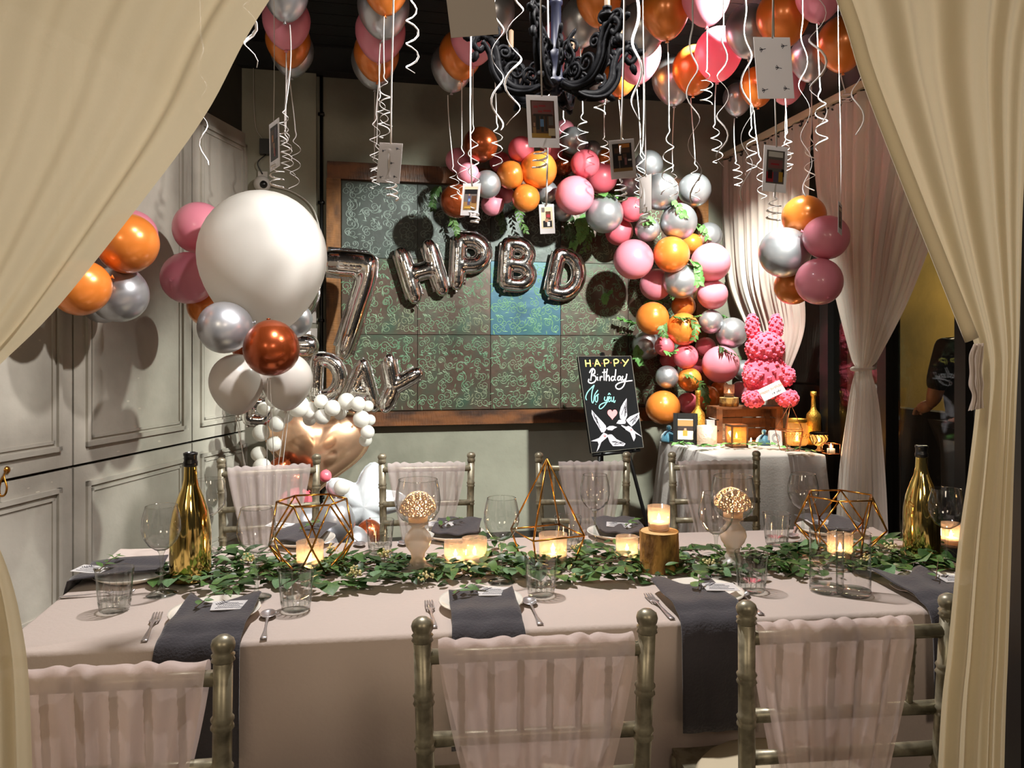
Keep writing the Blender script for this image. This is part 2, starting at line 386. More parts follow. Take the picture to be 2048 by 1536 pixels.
# left wall with worn grey panels
mb = MB(); mb.slab(LW0, LWU, LWN, -0.1, 5.6, 0, CEIL + 0.1, -0.15, -0.03)
wall_left = structure(obj('wall_left', mb, M['gap'], smooth=False))
PT = [-0.02, 0.68, 1.638, 2.596, 3.554, 4.512, 5.47]
PZ = [(0.0, 0.858), (0.872, 2.83)]
for i in range(6):
    for (z0, z1) in PZ:
        t0, t1 = PT[i] + 0.006, PT[i + 1] - 0.006
        mb = MB(); mb.slab(LW0, LWU, LWN, t0, t1, z0, z1, -0.03, 0.0)
        p = obj('panel', mb, M['panel'], wall_left, smooth=False)
        mb = MB()
        for ins, wd, pr in ((0.075, 0.022, 0.014), (0.112, 0.014, 0.007)):
            a0, a1, b0, b1 = t0 + ins, t1 - ins, z0 + ins, z1 - ins
            if z0 == 0: b0 = 0.12 + ins
            for s0, s1, c0, c1 in ((a0, a1, b0, b0 + wd), (a0, a1, b1 - wd, b1), (a0, a0 + wd, b0, b1), (a1 - wd, a1, b0, b1)):
                mb.slab(LW0, LWU, LWN, s0, s1, c0, c1, 0.0, pr)
        obj('moulding', mb, M['panel'], p, smooth=False)
        if 0 < i < 4 and z0 > 0 or i == 2:
            mb = MB(); rr = random.Random(i * 7 + int(z0 * 10))
            for k in range(9):
                a = rr.uniform(t0 + 0.03, t1 - 0.03); b = z0 + abs(rr.gauss(0.0, 0.07)) + 0.012 if z0 > 0 else z1 - 0.02 - abs(rr.gauss(0, 0.05))
                if rr.random() < 0.25: b = rr.uniform(z0 + 0.2, z0 + 0.6) if z0 > 0 else b
                w_, h_ = rr.uniform(0.004, 0.018), rr.uniform(0.003, 0.008)
                pts = [LW0 + LWU * (a + w_ * math.cos(q) * rr.uniform(0.6, 1)) + LWN * 0.0006 + Vector((0, 0, b + h_ * math.sin(q) * rr.uniform(0.6, 1))) for q in [2 * PI * j / 7 for j in range(7)]]
                mb.poly(pts)
            tag(obj('chipped_paint', mb, M['chip'], p, smooth=False), kind='stuff')
mb = MB(); mb.slab(LW0, LWU, LWN, -0.1, 5.5, 2.84, CEIL, -0.03, -0.02); structure(obj('trim_3', mb, M['wall_up'], smooth=False))
mb = MB(); mb.slab(LW0, LWU, LWN, -0.05, 5.47, 0, 0.10, 0.0, 0.018); structure(obj('baseboard_left', mb, M['panel'], smooth=False))

# right wall: glazing with black posts, dark wall above
G = -0.14
mb = MB(); mb.slab(RW0, RWU, RWN, -0.25, 5.6, 2.80, CEIL + 0.1, -0.3, -0.06)
mb.slab(RW0, RWU, RWN, -0.30, -0.09, 0, 2.8, -0.3, -0.06)
structure(obj('wall_right', mb, M['wall_up'], smooth=False))
POSTS = [(-0.09, -0.02), (1.03, 1.115), (1.573, 1.645), (2.14, 2.21), (3.2, 3.28), (4.3, 4.38), (5.4, 5.5)]
for n, (a, b) in enumerate(POSTS):
    mb = MB(); mb.slab(RW0, RWU, RWN, a, b, 0, 2.8, G - 0.045, G + 0.045)
    structure(obj('trim_%d' % (n + 4), mb, M['black_frame'], smooth=False))
for n in range(len(POSTS) - 1):
    a, b = POSTS[n][1], POSTS[n + 1][0]
    w_ = structure(obj('window_%d' % (n + 1), MB().slab(RW0, RWU, RWN, a, b, 2.74, 2.8, G - 0.03, G + 0.03).slab(RW0, RWU, RWN, a, b, 0, 0.09, G - 0.03, G + 0.03), M['black_frame'], smooth=False))
    obj('pane', MB().slab(RW0, RWU, RWN, a, b, 0.09, 2.74, G - 0.004, G + 0.004), M['pane'], w_, smooth=False)
# outside the glass: ochre wall, faded pink pier, low slab added for the table's dark reflection
mb = MB(); mb.slab(RW0, RWU, RWN, -2.6, 5.5, 0, 3.3, -2.75, -2.6); structure(obj('wall_outside', mb, M['gold_plaster'], smooth=False))
mb = MB(); mb.slab(RW0, RWU, RWN, 0.60, 0.82, 0, 3.0, -0.85, -0.6); structure(obj('wall_pier', mb, M['pink_plaster'], smooth=False))
mb = MB(); mb.slab(RW0, RWU, RWN, -1.0, 5.0, 0, 0.92, -1.75, -1.62); structure(obj('dark_reflection_slab', mb, M['dark_outside'], smooth=False))
mb = MB(); mb.slab(RW0, RWU, RWN, -1.2, 0.45, 0, 3.0, -0.95, -0.8); structure(obj('wall_dark', mb, M['dark_outside'], smooth=False))
# dark post right of the entrance
mb = MB().box((0.83, 1.24, 1.4), (0.10, 0.12, 2.8)); structure(obj('trim_12', mb, M['black_frame'], smooth=False))

# conduit down the back wall beside the board, two switch plates on it
c = thing('wall_conduit', 'thin black conduit running down the back wall beside the tiled board', 'pipe', WB(wall_s(643), 0, 0.02))
obj('pipe', MB().tube([(0, 0, 0), (0, 0, 3.26)], 0.012, 8), M['black'], c)
for z in (0.4, 1.6, 2.4, 3.0): obj('clip', MB().box((0, -0.002, z), (0.04, 0.02, 0.02)), M['black'], c)
for (x, y, lb) in ((640, 632, 'upper white wall switch beside the big foil seven'), (642, 672, 'lower pale wall switch beside the big foil seven')):
    p = P(x, y, wall_d(x)); s = wall_s(x) - 0.05
    t = thing('wall_switch', lb, 'switch', WB(s, p.z, 0.061), (0, 0, math.atan2(0.208, 0.978)), 'wall switches')
    obj('plate', MB().box((0, -0.004, 0), (0.055, 0.008, 0.10)), M['camera_white'], t, smooth=False)
    obj('rocker', MB().box((0, -0.010, 0), (0.022, 0.006, 0.045)), M['white'], t, smooth=False)

# ------------------------------------------------------------------ tiled board on the back wall
S0, TW, ZR = -1.193, 0.5167, [2.56, 2.033, 1.507, 0.98]
ang = math.atan2(0.208, 0.978)
board = thing('tile_board', 'large wood framed board of scrolled bronze and green metal tiles on back wall', 'wall panel', WB(S0, ZR[3], 0.0), (0, 0, ang))
def scroll_mesh(seed, m):
    rr = random.Random(seed); mb = MB(); n = 4
    def spiral(cx, cz, r, a0, sgn, turns=1.35):
        pts = []
        for k in range(15):
            f = k / 14; a = a0 + sgn * f * turns * 2 * PI; q = r * (1 - 0.80 * f)
            pts.append((cx + q * math.cos(a), -0.0055, cz + q * math.sin(a)))
        mb.tube(pts, [0.0025 * (1 - 0.35 * k / 14) for k in range(15)], 4, True, False, (0, 1, 0))
        return Vector(pts[0])
    for i in range(n):
        for j in range(n):
            cx, cz = TW * (i + 0.5) / n, TW * (j + 0.5) / n
            for q in range(2):
                a = rr.uniform(0, 2 * PI); r = rr.uniform(0.024, 0.038)
                ox, oz = 0.034 * math.cos(a), 0.034 * math.sin(a)
                A = spiral(cx + ox, cz + oz, r, a + PI, 1); B = spiral(cx - ox, cz - oz, r * 0.85, a, 1)
                for l in range(3):
                    b = rr.uniform(0, 2 * PI); lx, lz = cx + 0.058 * math.cos(b), cz + 0.058 * math.sin(b)
                    lx = min(max(lx, 0.02), TW - 0.02); lz = min(max(lz, 0.02), TW - 0.02)
                    d_ = Vector((math.cos(b + 1), 0, math.sin(b + 1)))
                    mb.tube([Vector((lx, -0.0055, lz)), Vector((lx, -0.0055, lz)) + d_ * 0.014, Vector((lx, -0.0055, lz)) + d_ * 0.03], [0.001, 0.0045, 0.001], 4, False, False, (0, 1, 0))
            for q in range(2):
                spiral(TW * (i + rr.random()) / n * 0.92 + 0.02, TW * (j + rr.random()) / n * 0.92 + 0.02, rr.uniform(0.014, 0.022), rr.uniform(0, 6), -1, 1.1)
    return mb.mesh('scrollwork', m, False)
SC = [scroll_mesh(3, M['scroll']), scroll_mesh(11, M['scroll'])]
SCD = scroll_mesh(5, M['scroll_dark']); SCB = scroll_mesh(3, M['scroll_blue'])
H3 = (ZR[0] - ZR[3]) / 3
tile_mb = lambda: MB().box((TW / 2, 0.002, H3 / 2), (TW - 0.004, 0.014, H3 - 0.004))
TM = {k: tile_mb().mesh('tile', M[k], False) for k in ('tile', 'tile_dark', 'tile_blue')}
obj('backing', MB().box((2.5 * TW, -0.006 + 0.02, 1.5 * H3), (5 * TW, 0.01, 3 * H3)), M['gap'], board, smooth=False)
for j in range(3):
    for i in range(5):
        kind = 'tile_dark' if j == 2 and i < 3 else 'tile_blue' if (i, j) == (2, 1) else 'tile'
        t = link('tile', TM[kind], board, (i * TW, -0.012, j * H3))
        if kind == 'tile_blue': t['label'] = 'blue tile'
        s = link('scrollwork', {'tile_dark': SCD, 'tile_blue': SCB}.get(kind, SC[(i + j) % 2]), t, (0, 0, 0.006)); s['kind'] = 'stuff'
WF = 0.095
obj('bottom_rail', MB().box((2.5 * TW, -0.035, -WF / 2 - 0.005), (5 * TW + 2 * WF, 0.08, WF)), M['wood_h'], board, smooth=False)
obj('top_rail', MB().box((2.5 * TW, -0.03, 3 * H3 + WF / 2 + 0.01), (5 * TW + 2 * WF, 0.07, WF + 0.02)), M['wood_h'], board, smooth=False)
for x in (-WF / 2 - 0.005, 5 * TW + WF / 2 + 0.005):
    obj('stile', MB().box((x, -0.03, 1.5 * H3), (WF, 0.07, 3 * H3)), M['wood'], board, smooth=False)

# ------------------------------------------------------------------ wall camera
p = WB(wall_s(528), 2.51, 0.065)
t = thing('security_camera', 'white dome wall camera with black adapter box on grey pier', 'camera', p, (0, 0, ang))
obj('camera_body', MB().ball((0, -0.045, -0.02), 0.055, 16, 10), M['camera_white'], t)
obj('lens', MB().ball((0.012, -0.085, -0.03), 0.026, 12, 8), M['black'], t)
obj('bracket', MB().box((0, -0.005, 0.02), (0.06, 0.02, 0.1)), M['camera_white'], t, smooth=False)
obj('adapter', MB().box((0.02, -0.02, 0.23), (0.075, 0.05, 0.10)), M['black'], t, smooth=False)
obj('cable', MB().tube(cr([(0.02, -0.02, 0.18), (-0.03, -0.03, 0.12), (0.0, -0.02, 0.05)], 5), 0.004, 5), M['black'], t)
obj('cable', MB().tube(cr([(0.05, -0.01, -0.02), (0.2, -0.01, -0.06), (0.32, -0.01, -0.16), (0.38, -0.01, -0.36)], 6), 0.005, 5), M['camera_white'], t)
obj('cable', MB().tube(cr([(0.0, -0.02, 0.28), (-0.05, -0.01, 0.40), (-0.06, -0.01, 0.85)], 6), 0.003, 5), M['camera_white'], t)

# ------------------------------------------------------------------ hanging cloth
def hang(rows, nu, nv, folds, seed=0, jitter=0.5):
    """rows: (left point, right point, fold depth) from the top down"""
    rr = random.Random(seed); ph = [rr.uniform(-jitter, jitter) for _ in range(24)]
    Ls = cr([r[0] for r in rows], 8); Rs = cr([r[1] for r in rows], 8); As = cr([Vector((r[2], 0, 0)) for r in rows], 8)
    n = len(Ls) - 1
    def fn(u, v):
        k = v * n; i = min(int(k), n - 1); f = k - i
        L = Ls[i].lerp(Ls[i + 1], f); Q = Rs[i].lerp(Rs[i + 1], f); a = As[i].lerp(As[i + 1], f).x
        d = Q - L; nn = Vector((-d.y, d.x, 0)); nn = nn.normalized() if nn.length > 1e-6 else Vector((0, 1, 0))
        x = u * folds; j = int(x) % 23; p = ph[j] + (ph[j + 1] - ph[j]) * (x - int(x))
        am = 0.55 + 0.45 * math.sin(1.7 * x + 3 * p); s = am * math.sin(2 * PI * (x + p * 0.6)); s2 = math.sin(2 * PI * (2.3 * x + p + 0.4 * v))
        edge = min(1, 12 * u, 12 * (1 - u)) * 0.85 + 0.15
        return L + d * u + nn * (a * edge * (0.75 * s + 0.25 * s2))
    return MB().grid(fn, nu, nv)
# entrance drapes in front of the photographer's side of the table
D0 = 1.08
Lrows = [((-760, -760), (1090, -760), 0.0310), ((-760, -350), (830, -380), 0.0310), ((-760, 0), (540, 0), 0.0279), ((-700, 220), (416, 223), 0.0248), ((-640, 420), (292, 394), 0.0217), ((-520, 620), (112, 619), 0.0186),
         ((-400, 760), (-15, 745), 0.0124), ((-262, 880), (-125, 868), 0.0074), ((-255, 935), (-120, 930), 0.0074), ((-270, 1060), (-20, 1055), 0.0124), ((-300, 1240), (43, 1240), 0.0186), ((-320, 1536), (66, 1536), 0.0186), ((-330, 2500), (80, 2500), 0.0186)]
dl = thing('entrance_drape', 'wide cream voile drape swept to the left edge of the picture', 'curtain', (-0.9, D0, 0))
loc = Vector((-0.9, D0, 0))
def drape_part(rows, d, name, m, parent, off, nu, nv, folds, seed):
    rows = [(P(*a, d) - off, P(*b, d) - off, k) for a, b, k in rows]
    return obj(name, hang(rows, nu, nv, folds, seed), m, parent)
drape_part(Lrows, D0, 'voile', M['drape'], dl, loc, 150, 90, 5.0, 4)
obj('tie_band', MB().tube(cr([P(-275, 905, D0 - .06) - loc, P(-195, 912, D0 - .09) - loc, P(-105, 900, D0 - .05) - loc, P(-100, 895, D0 + .06) - loc, P(-200, 900, D0 + .08) - loc], 5, True), 0.018, 8, closed=True), M['drape'], dl)
obj('top_rail', MB().tube([P(-800, -770, D0) - loc, P(1100, -770, D0) - loc], 0.018, 8), M['black_frame'], dl)
Rrows = [((1395, -760), (2300, -760), 0.0248), ((1540, -380), (2200, -380), 0.0217), ((1690, 0), (2090, 0), 0.0186), ((1741, 160), (2062, 160), 0.0174), ((1829, 388), (2048, 388), 0.0136), ((1890, 540), (2043, 540), 0.0099), ((1946, 680), (2039, 680), 0.0062),
         ((1956, 745), (2036, 745), 0.0056), ((1951, 822), (2033, 820), 0.0074), ((1936, 950), (2028, 950), 0.0112), ((1917, 1086), (2024, 1086), 0.0124), ((1896, 1300), (2017, 1300), 0.0124), ((1876, 1536), (2009, 1536), 0.0124), ((1840, 2460), (1990, 2460), 0.0124)]
loc = Vector((0.72, D0, 0))
dr = thing('entrance_drape', 'narrow cream voile drape tied at the right edge of the picture', 'curtain', loc)
drape_part(Rrows, D0, 'voile', M['drape'], dr, loc, 90, 90, 3.0, 9)
obj('hem', MB().tube(cr([P(a[0] - 2, a[1], D0 - .015) - loc for a, b, k in Rrows[:7]], 6), 0.011, 6, flat=(0, 1, 0)), M['drape'], dr)
tr_ = [((1947, 688), (1968, 686), .006), ((1938, 712), (1967, 710), .010), ((1939, 745), (1964, 742), .008), ((1937, 770), (1968, 768), .011), ((1944, 792), (1966, 790), .007), ((1936, 822), (1968, 816), .012)]
mb = hang([(P(*a, D0 - .05) - loc, P(*b, D0 - .06) - loc, k) for a, b, k in tr_], 40, 40, 2.6, 12)
obj('tie_band', mb, M['curtain'], dr)
obj('top_rail', MB().tube([P(1380, -770, D0) - loc, P(2320, -770, D0) - loc], 0.018, 8), M['black_frame'], dr)

# window curtains, rail with hooks
rz = 2.86
rod = thing('curtain_rail', 'long beige curtain rail above the right hand windows', 'curtain rail', WR(0, rz, 0.05))
o = WR(0, rz, 0.05)
obj('rail', MB().slab(Vector(), RWU, RWN, 0.0, 3.9, -0.018, 0.022, -0.012, 0.02), M['cushion'], rod, smooth=False)
hook = MB().tube(cr([(0, 0, -0.02), (0.008, 0, -0.04), (0, 0, -0.055), (-0.008, 0, -0.045)], 3), 0.005, 5).mesh('hook', M['black'])
for k in range(46): link('hook', hook, rod, RWU * (0.05 + k * 0.083))
for k in range(6): obj('bracket', MB().slab(Vector(), RWU, RWN, 0.1 + k * .7, 0.13 + k * .7, -0.01, 0.03, -0.11, -0.01), M['black'], rod, smooth=False)
def wcurtain(label, rows, folds, seed, tie):
    o = WR(rows[0][0], 0, 0.04)
    t = thing('window_curtain', label, 'curtain', o)
    rs = [(WR(a, z, 0.05 + e) - o, WR(b, z, 0.05 + e) - o, k) for a, b, z, e, k in rows]
    obj('cloth', hang(rs, 130, 70, folds, seed), M['curtain'], t)
    a, b, z, e = tie
    pts = [WR(a, z + .01, .05 + e) - o, WR((a + b) / 2, z, .05 + e + .06) - o, WR(b, z + .01, .05 + e) - o, WR((a + b) / 2, z + .01, .05 + e - .06) - o]
    obj('tie_back', MB().tube(cr(pts, 6, True), 0.008, 6, closed=True), M['curtain'], t)
    return t
wcurtain('off-white window curtain gathered behind the pink rabbit', [(-0.02, 1.16, 2.83, 0, 0.0217), (0.0, 1.14, 2.4, 0, 0.0248), (0.10, 1.08, 1.9, 0, 0.0248), (0.26, 1.0, 1.55, -.06, 0.0217), (0.40, 0.84, 1.28, -.06, 0.0124), (0.46, 0.72, 1.16, -.06, 0.0093), (0.40, 0.82, 0.9, -.06, 0.0186), (0.30, 0.9, 0.05, -.06, 0.0186)], 9, 2, (.45, .73, 1.16, -.06))
wcurtain('off-white window curtain tied in at the waist right of the cake table', [(1.17, 2.55, 2.83, 0, 0.0248), (1.20, 2.45, 2.45, 0, 0.0279), (1.30, 2.2, 2.0, 0, 0.0279), (1.42, 2.0, 1.65, 0, 0.0217), (1.54, 1.78, 1.36, 0, 0.0112), (1.575, 1.72, 1.29, 0, 0.0074), (1.52, 1.78, 1.1, 0, 0.0155), (1.42, 1.84, 0.6, 0, 0.0186), (1.40, 1.86, 0.03, 0, 0.0186)], 11, 5, (1.57, 1.725, 1.29, 0))
# ================================================================== tables and cloths
def cloth_mesh(corners, ztop, zbot, flare=0.03, amp=0.012, nfold=26, seed=1, rnd=0.012):
    rr = random.Random(seed); mb = MB()
    C = [Vector((c[0], c[1], 0)) for c in corners]; ctr = sum(C, Vector()) / 4
    per = []
    for i in range(4):
        a, b = C[i], C[(i + 1) % 4]; n = max(8, int((b - a).length / 0.035)); d = (b - a).normalized(); out = Vector((d.y, -d.x, 0))
        if out.dot((a + b) / 2 - ctr) < 0: out = -out
        for k in range(n): per.append((a.lerp(b, k / n), out, min(k, n - k) / n))
    N = len(per); ph = [rr.uniform(0, 6.28) for _ in range(3)]
    # corner normals averaged
    outs = []
    for i in range(N):
        o = per[i - 1][1] + per[i][1] + per[(i + 1) % N][1]; outs.append(o.normalized())
    rings = [(-0.4, ztop, 0), (-rnd, ztop, 0), (-rnd * 0.3, ztop - rnd * 0.3, 0), (0, ztop - rnd, 0), (flare * .1, ztop - 0.08, .15), (flare * .4, ztop - 0.25, .5), (flare * .7, (ztop + zbot) / 2 - .05, .8), (flare, zbot, 1)]
    vs = []
    for off, z, a in rings:
        for i in range(N):
            p, o, e = per[i]
            if off == -0.4: q = p.lerp(ctr, 0.5)
            else:
                w_ = a * amp * (math.sin(i * nfold * 2 * PI / N + ph[0]) + 0.6 * math.sin(i * nfold * 0.37 * 2 * PI / N + ph[1]))
                q = p + outs[i] * (off + w_ * (1 if off > 0 else 0))
            vs.append((q.x, q.y, z))
    fs = []
    for r in range(len(rings) - 1):
        for i in range(N):
            j = (i + 1) % N; fs.append((r * N + i, (r + 1) * N + i, (r + 1) * N + j, r * N + j))
    vs.append((ctr.x, ctr.y, ztop)); c = len(vs) - 1
    for i in range(N): fs.append((i, (i + 1) % N, c))
    fs = [f[::-1] for f in fs]
    return mb.add(vs, fs)
TC = [Vector((-1.12, 1.643, 0)), Vector((1.393, 1.967, 0)), Vector((1.33, 2.84, 0)), Vector((-1.29, 2.52, 0))]
TU = (TC[1] - TC[0]).normalized(); TV = Vector((-TU.y, TU.x, 0)); TA = math.atan2(TU.y, TU.x)
def table(label, cs, z, ins, name):
    ctr = sum(cs, Vector()) / 4; t = thing(name, label, 'table', ctr)
    q = [c + (ctr - c) * ins - ctr for c in cs]
    mb = MB(); mb.add([p + Vector((0, 0, z - .035)) for p in q] + [p + Vector((0, 0, z - .004)) for p in q], [(3, 2, 1, 0), (4, 5, 6, 7)] + [(i, (i + 1) % 4, 4 + (i + 1) % 4, 4 + i) for i in range(4)])
    obj('tabletop', mb, M['crate'], t, smooth=False)
    for p in q:
        k = p * 0.94; obj('leg', MB().tube([k, k + Vector((0, 0, z - .035))], 0.025, 8), M['black'], t)
    return t
table('long banquet table hidden under the beige cloth', TC, TZ, 0.012, 'dining_table')
tag(obj('tablecloth', cloth_mesh(TC, TZ, 0.06, 0.012, 0.004, 40, 3), M['cloth']), 'smooth beige tablecloth covering the long dining table', 'tablecloth')
CZ = 0.80
def TCk(x, y): return T(x, y, CZ)
CC = [Vector((1.166, 4.34, 0)), Vector((1.80, 4.42, 0)), Vector((1.60, 5.22, 0)), Vector((0.977, 5.10, 0))]
table('square display table hidden under the grey cloth by the window', CC, CZ, 0.02, 'display_table')
tag(obj('tablecloth', cloth_mesh(CC, CZ, 0.03, 0.06, 0.016, 22, 8), M['cloth_grey']), 'grey tablecloth on the display table of gifts and candles', 'tablecloth')

# ================================================================== chairs: origin on the floor, sitter looks along +y, back at -y
def ringed(zs, x0, x1, y0, y1, r0, r1):
    """bamboo turned post through heights zs"""
    out = []; rs = []
    z0, z1 = zs[0], zs[-1]
    for i, z in enumerate(zs):
        for dz, k in ((-.012, 1.0), (-.007, 1.22), (-.002, 1.06), (.002, 1.06), (.007, 1.22), (.012, 1.0)) if 0 < i < len(zs) - 1 else ((0, 1.0),):
            f = (z + dz - z0) / (z1 - z0)
            out.append((x0 + (x1 - x0) * f, y0 + (y1 - y0) * f, z + dz)); rs.append((r0 + (r1 - r0) * f) * k)
    return out, rs
def sash_mesh(xa, xb, seed, m='organza'):
    rr = random.Random(seed); ph = rr.uniform(0, 6)
    path = [(-0.165, 0.50, .55), (-0.180, 0.62, .66), (-0.193, 0.76, .86), (-0.203, 0.85, .97), (-0.214, 0.890, 1.0), (-0.235, 0.897, 1.0), (-0.249, 0.886, 1.0), (-0.252, 0.84, .97), (-0.247, 0.74, .86), (-0.240, 0.62, .70), (-0.234, 0.50, .58), (-0.228, 0.40, .52)]
    pp = cr([Vector(p) for p in path], 4); n = len(pp) - 1
    xm = (xa + xb) / 2 + .004
    def fn(u, v):
        k = v * n; i = min(int(k), n - 1); q = pp[i].lerp(pp[i + 1], k - i)
        x = xm + (xa + (xb - xa) * u - xm) * q.z
        low = 1 - min(1, abs(v - 0.42) * 2.2)
        a = 0.004 + 0.007 * (1 - low)
        s = math.sin(u * 34 + ph) * 0.6 + math.sin(u * 57 + 2 * ph + v * 2) * 0.4
        top = max(0, 1 - abs(v - 0.45) * 9)
        return Vector((x, q.x + (a * s if v > 0.45 else -a * s) * (1 - top), q.y + top * 0.006 * abs(math.sin(u * 23 + ph) + 0.5 * math.sin(u * 41))))
    return MB().grid(fn, 80, n).mesh('organza_sash', M[m])
def make_chair(label, group, sash, loc, rz):
    t = thing('banquet_chair', label, 'chair', loc, (0, 0, rz), group)
    for s in (-1, 1):
        p, r = ringed([0, .22, .46, .60, .72, .80, .905], s * .176, s * .197, -.19, -.236, .016, .0155)
        post = obj('back_post', MB().tube(p, r, 12), M['chair'], t)
        obj('finial', MB().lathe([(0.0155, 0), (.019, .003), (.0165, .008), (.019, .012), (.015, .015), (.018, .021), (.0195, .028), (.017, .036), (.009, .042), (0.0, .043)], 12, (s * .197, -.236, .900)), M['chair'], post)
        p, r = ringed([0, .12, .30, .44], s * .185, s * .19, .19, .18, .014, .017)
        obj('front_leg', MB().tube(p, r, 10), M['chair'], t)
        obj('side_stretcher', MB().tube([(s * .178, -.20, .20), (s * .186, .186, .20)], .010, 8), M['chair'], t)
    obj('seat', MB().box((0, 0, .438), (.40, .40, .03)), M['chair'], t, smooth=False)
    obj('cushion', MB().ball((0, .01, .455), .2, 20, 10, (1, 1, .16)), M['cushion'], t)
    for z, y, w_ in ((.872, -.230, .194), (.722, -.216, .190), (.640, -.208, .187)):
        obj('back_rail', MB().tube([(-w_, y, z), (-w_ * .5, y, z), (0, y, z), (w_ * .5, y, z), (w_, y, z)], [.0135, .0125, .0125, .0125, .0135], 10), M['chair'], t)
    for x in (-.13, -.078, -.026, .026, .078, .13):
        p, r = ringed([.722, .76, .80, .84, .872], x, x, -.216, -.230, .0062, .0062)
        obj('spindle', MB().tube(p, r, 8), M['chair'], t)
    obj('front_stretcher', MB().tube([(-.185, .187, .24), (.185, .187, .24)], .010, 8), M['chair'], t)
    obj('back_stretcher', MB().tube([(-.178, -.2, .26), (.178, -.2, .26)], .010, 8), M['chair'], t)
    link('organza_sash', sash, t)
    return t
SA = sash_mesh(-.170, .172, 1); SB = sash_mesh(-.18, .12, 5)
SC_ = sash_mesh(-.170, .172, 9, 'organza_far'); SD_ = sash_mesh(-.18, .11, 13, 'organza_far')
def face(chair_label, group, pl, pr, sash, back=False):
    """place so that the two finials stand at pl and pr (left and right in the photo)"""
    a, b = Vector((pl[0], pl[1], 0)), Vector((pr[0], pr[1], 0)); m = (a + b) / 2; d = (b - a).normalized()
    if back: d = -d
    rz = math.atan2(d.y, d.x); fw = Vector((-d.y, d.x, 0))
    return make_chair(chair_label, group, sash, m + fw * .236, rz)
near = 'chairs on the near side of the table'
face('near silver chair half hidden behind the left drape', near, (-0.856, 1.19), (-0.462, 1.235), SA)
face('near silver chair in the middle with its back to us', near, (-0.155, 1.318), (0.240, 1.36), SA)
face('near silver chair next to the right drape', near, (0.428, 1.405), (0.82, 1.445), SB)
far = 'chairs on the far side of the table'
face('far silver chair in front of the rose gold foil heart', far, (-1.25, 3.27), (-0.848, 3.40), SC_, True)
face('far silver chair in front of the white foil star', far, (-0.585, 3.40), (-0.172, 3.45), SC_, True)
face('far silver chair in front of the blackboard easel', far, (0.121, 3.45), (0.514, 3.46), SD_, True)
face('far silver chair in front of the grey display table', far, (0.714, 3.46), (1.115, 3.50), SC_, True)
# ================================================================== balloons
def drop_mesh(nm, m, stretch=1.28):
    """helium balloon: round on top, drawn to a neck below"""
    prof = []
    for i in range(23):
        ph = PI * i / 22; s, c = math.sin(ph), math.cos(ph)
        if c >= 0: prof.append((s, c * 1.04))
        else: prof.append((s * (1 - 0.20 * c * c * s), c * stretch * (1 - 0.04 * s)))
    prof[-1] = (0.05, -stretch)
    return MB().lathe(prof, 28).mesh(nm, m)
def round_mesh(nm, m):
    prof = []
    for i in range(19):
        ph = PI * i / 18; s, c = math.sin(ph), math.cos(ph)
        prof.append((s * (1.0 + 0.03 * c), c * (1.0 if c > 0 else 1.06)))
    prof[-1] = (0.045, -1.06)
    return MB().lathe(prof, 26).mesh(nm, m)
def knot_mesh(nm, m): return MB().lathe([(.045, .02), (.05, 0), (.035, -.03), (.055, -.06), (.085, -.10), (.07, -.105), (.0, -.08)], 10).mesh(nm, m)
BC = ('pink', 'coral', 'orange', 'copper', 'silver', 'pearl', 'white')
DROP = {c: drop_mesh('balloon', M[c]) for c in BC}; ROUND = {c: round_mesh('balloon', M[c]) for c in BC}
KNOT = {c: knot_mesh('knot', M[c]) for c in BC}
def ribbon_mb(top, length, rr, curl, sway, width=0.0075):
    n = 84; pts = []; ph = rr.uniform(0, 6.28); sx = rr.uniform(-1, 1) * sway; hand = rr.choice((-1, 1))
    start = rr.uniform(0.45, 0.7)
    for i in range(n):
        f = i / (n - 1); z = -length * f
        q = max(0, (f - start) / (1 - start)); amp = curl * min(1, q * 3)
        a = ph + hand * q * rr_turns(rr, i) * 2 * PI
        pts.append(Vector(top) + Vector((sx * math.sin(f * 3.0 + ph) * .5 + amp * math.cos(a), sway * .3 * math.sin(f * 4 + ph) + amp * math.sin(a), z)))
    return MB().tube(pts, width, 4, True, False, (0, 1, 0))
def rr_turns(rr, i): return 3.6
RIBBON_W = 0.0032
def helium(px, py, rp, c, label, d, ribbon_to=None, group='balloons floating under the ceiling', curl=0.028, seed=0):
    p = P(px, py, d); r = rp * d / F; rr = random.Random(seed + int(px * 7 + py * 13))
    t = link('balloon', DROP[c], None, p, (rr.uniform(-.05, .05), rr.uniform(-.05, .05), rr.uniform(0, 6.28)), r)
    tag(t, label, 'balloon', group)
    link('knot', KNOT[c], t, (0, 0, -1.27))
    if ribbon_to is not None:
        zend = HC - (ribbon_to - HY) * d / F; L = (p.z - r * 1.36 - zend)
        if L > 0.03:
            M_ = t.rotation_euler.to_matrix().inverted()
            mb = ribbon_mb((0, 0, 0), L, rr, curl, 0.05, RIBBON_W)
            mb.v = [tuple(M_ @ (Vector(v) / r) + Vector((0, 0, -1.36))) for v in mb.v]
            obj('ribbon', mb, M['ribbon'], t)
    return t
def relax(L, thr=0.9, back=None, iters=80):
    """L: list of [px,py,rp,d]; keep spheres from running through each other by moving them nearer or further"""
    for _ in range(iters):
        moved = False
        for i in range(len(L)):
            for j in range(i):
                a, b = L[i], L[j]; pa, pb = P(a[0], a[1], a[3]), P(b[0], b[1], b[3])
                need = (a[2] * a[3] + b[2] * b[3]) / F * thr; v = pa - pb
                if v.length < need:
                    moved = True; near, far_ = (a, b) if a[3] <= b[3] else (b, a)
                    g = (need - v.length) * .5 + .003
                    near[3] -= g; far_[3] += g
                    if back:
                        m = back(far_[0]) - far_[2] * far_[3] / F - .03
                        if far_[3] > m: far_[3] = m
        if not moved: break
    return L
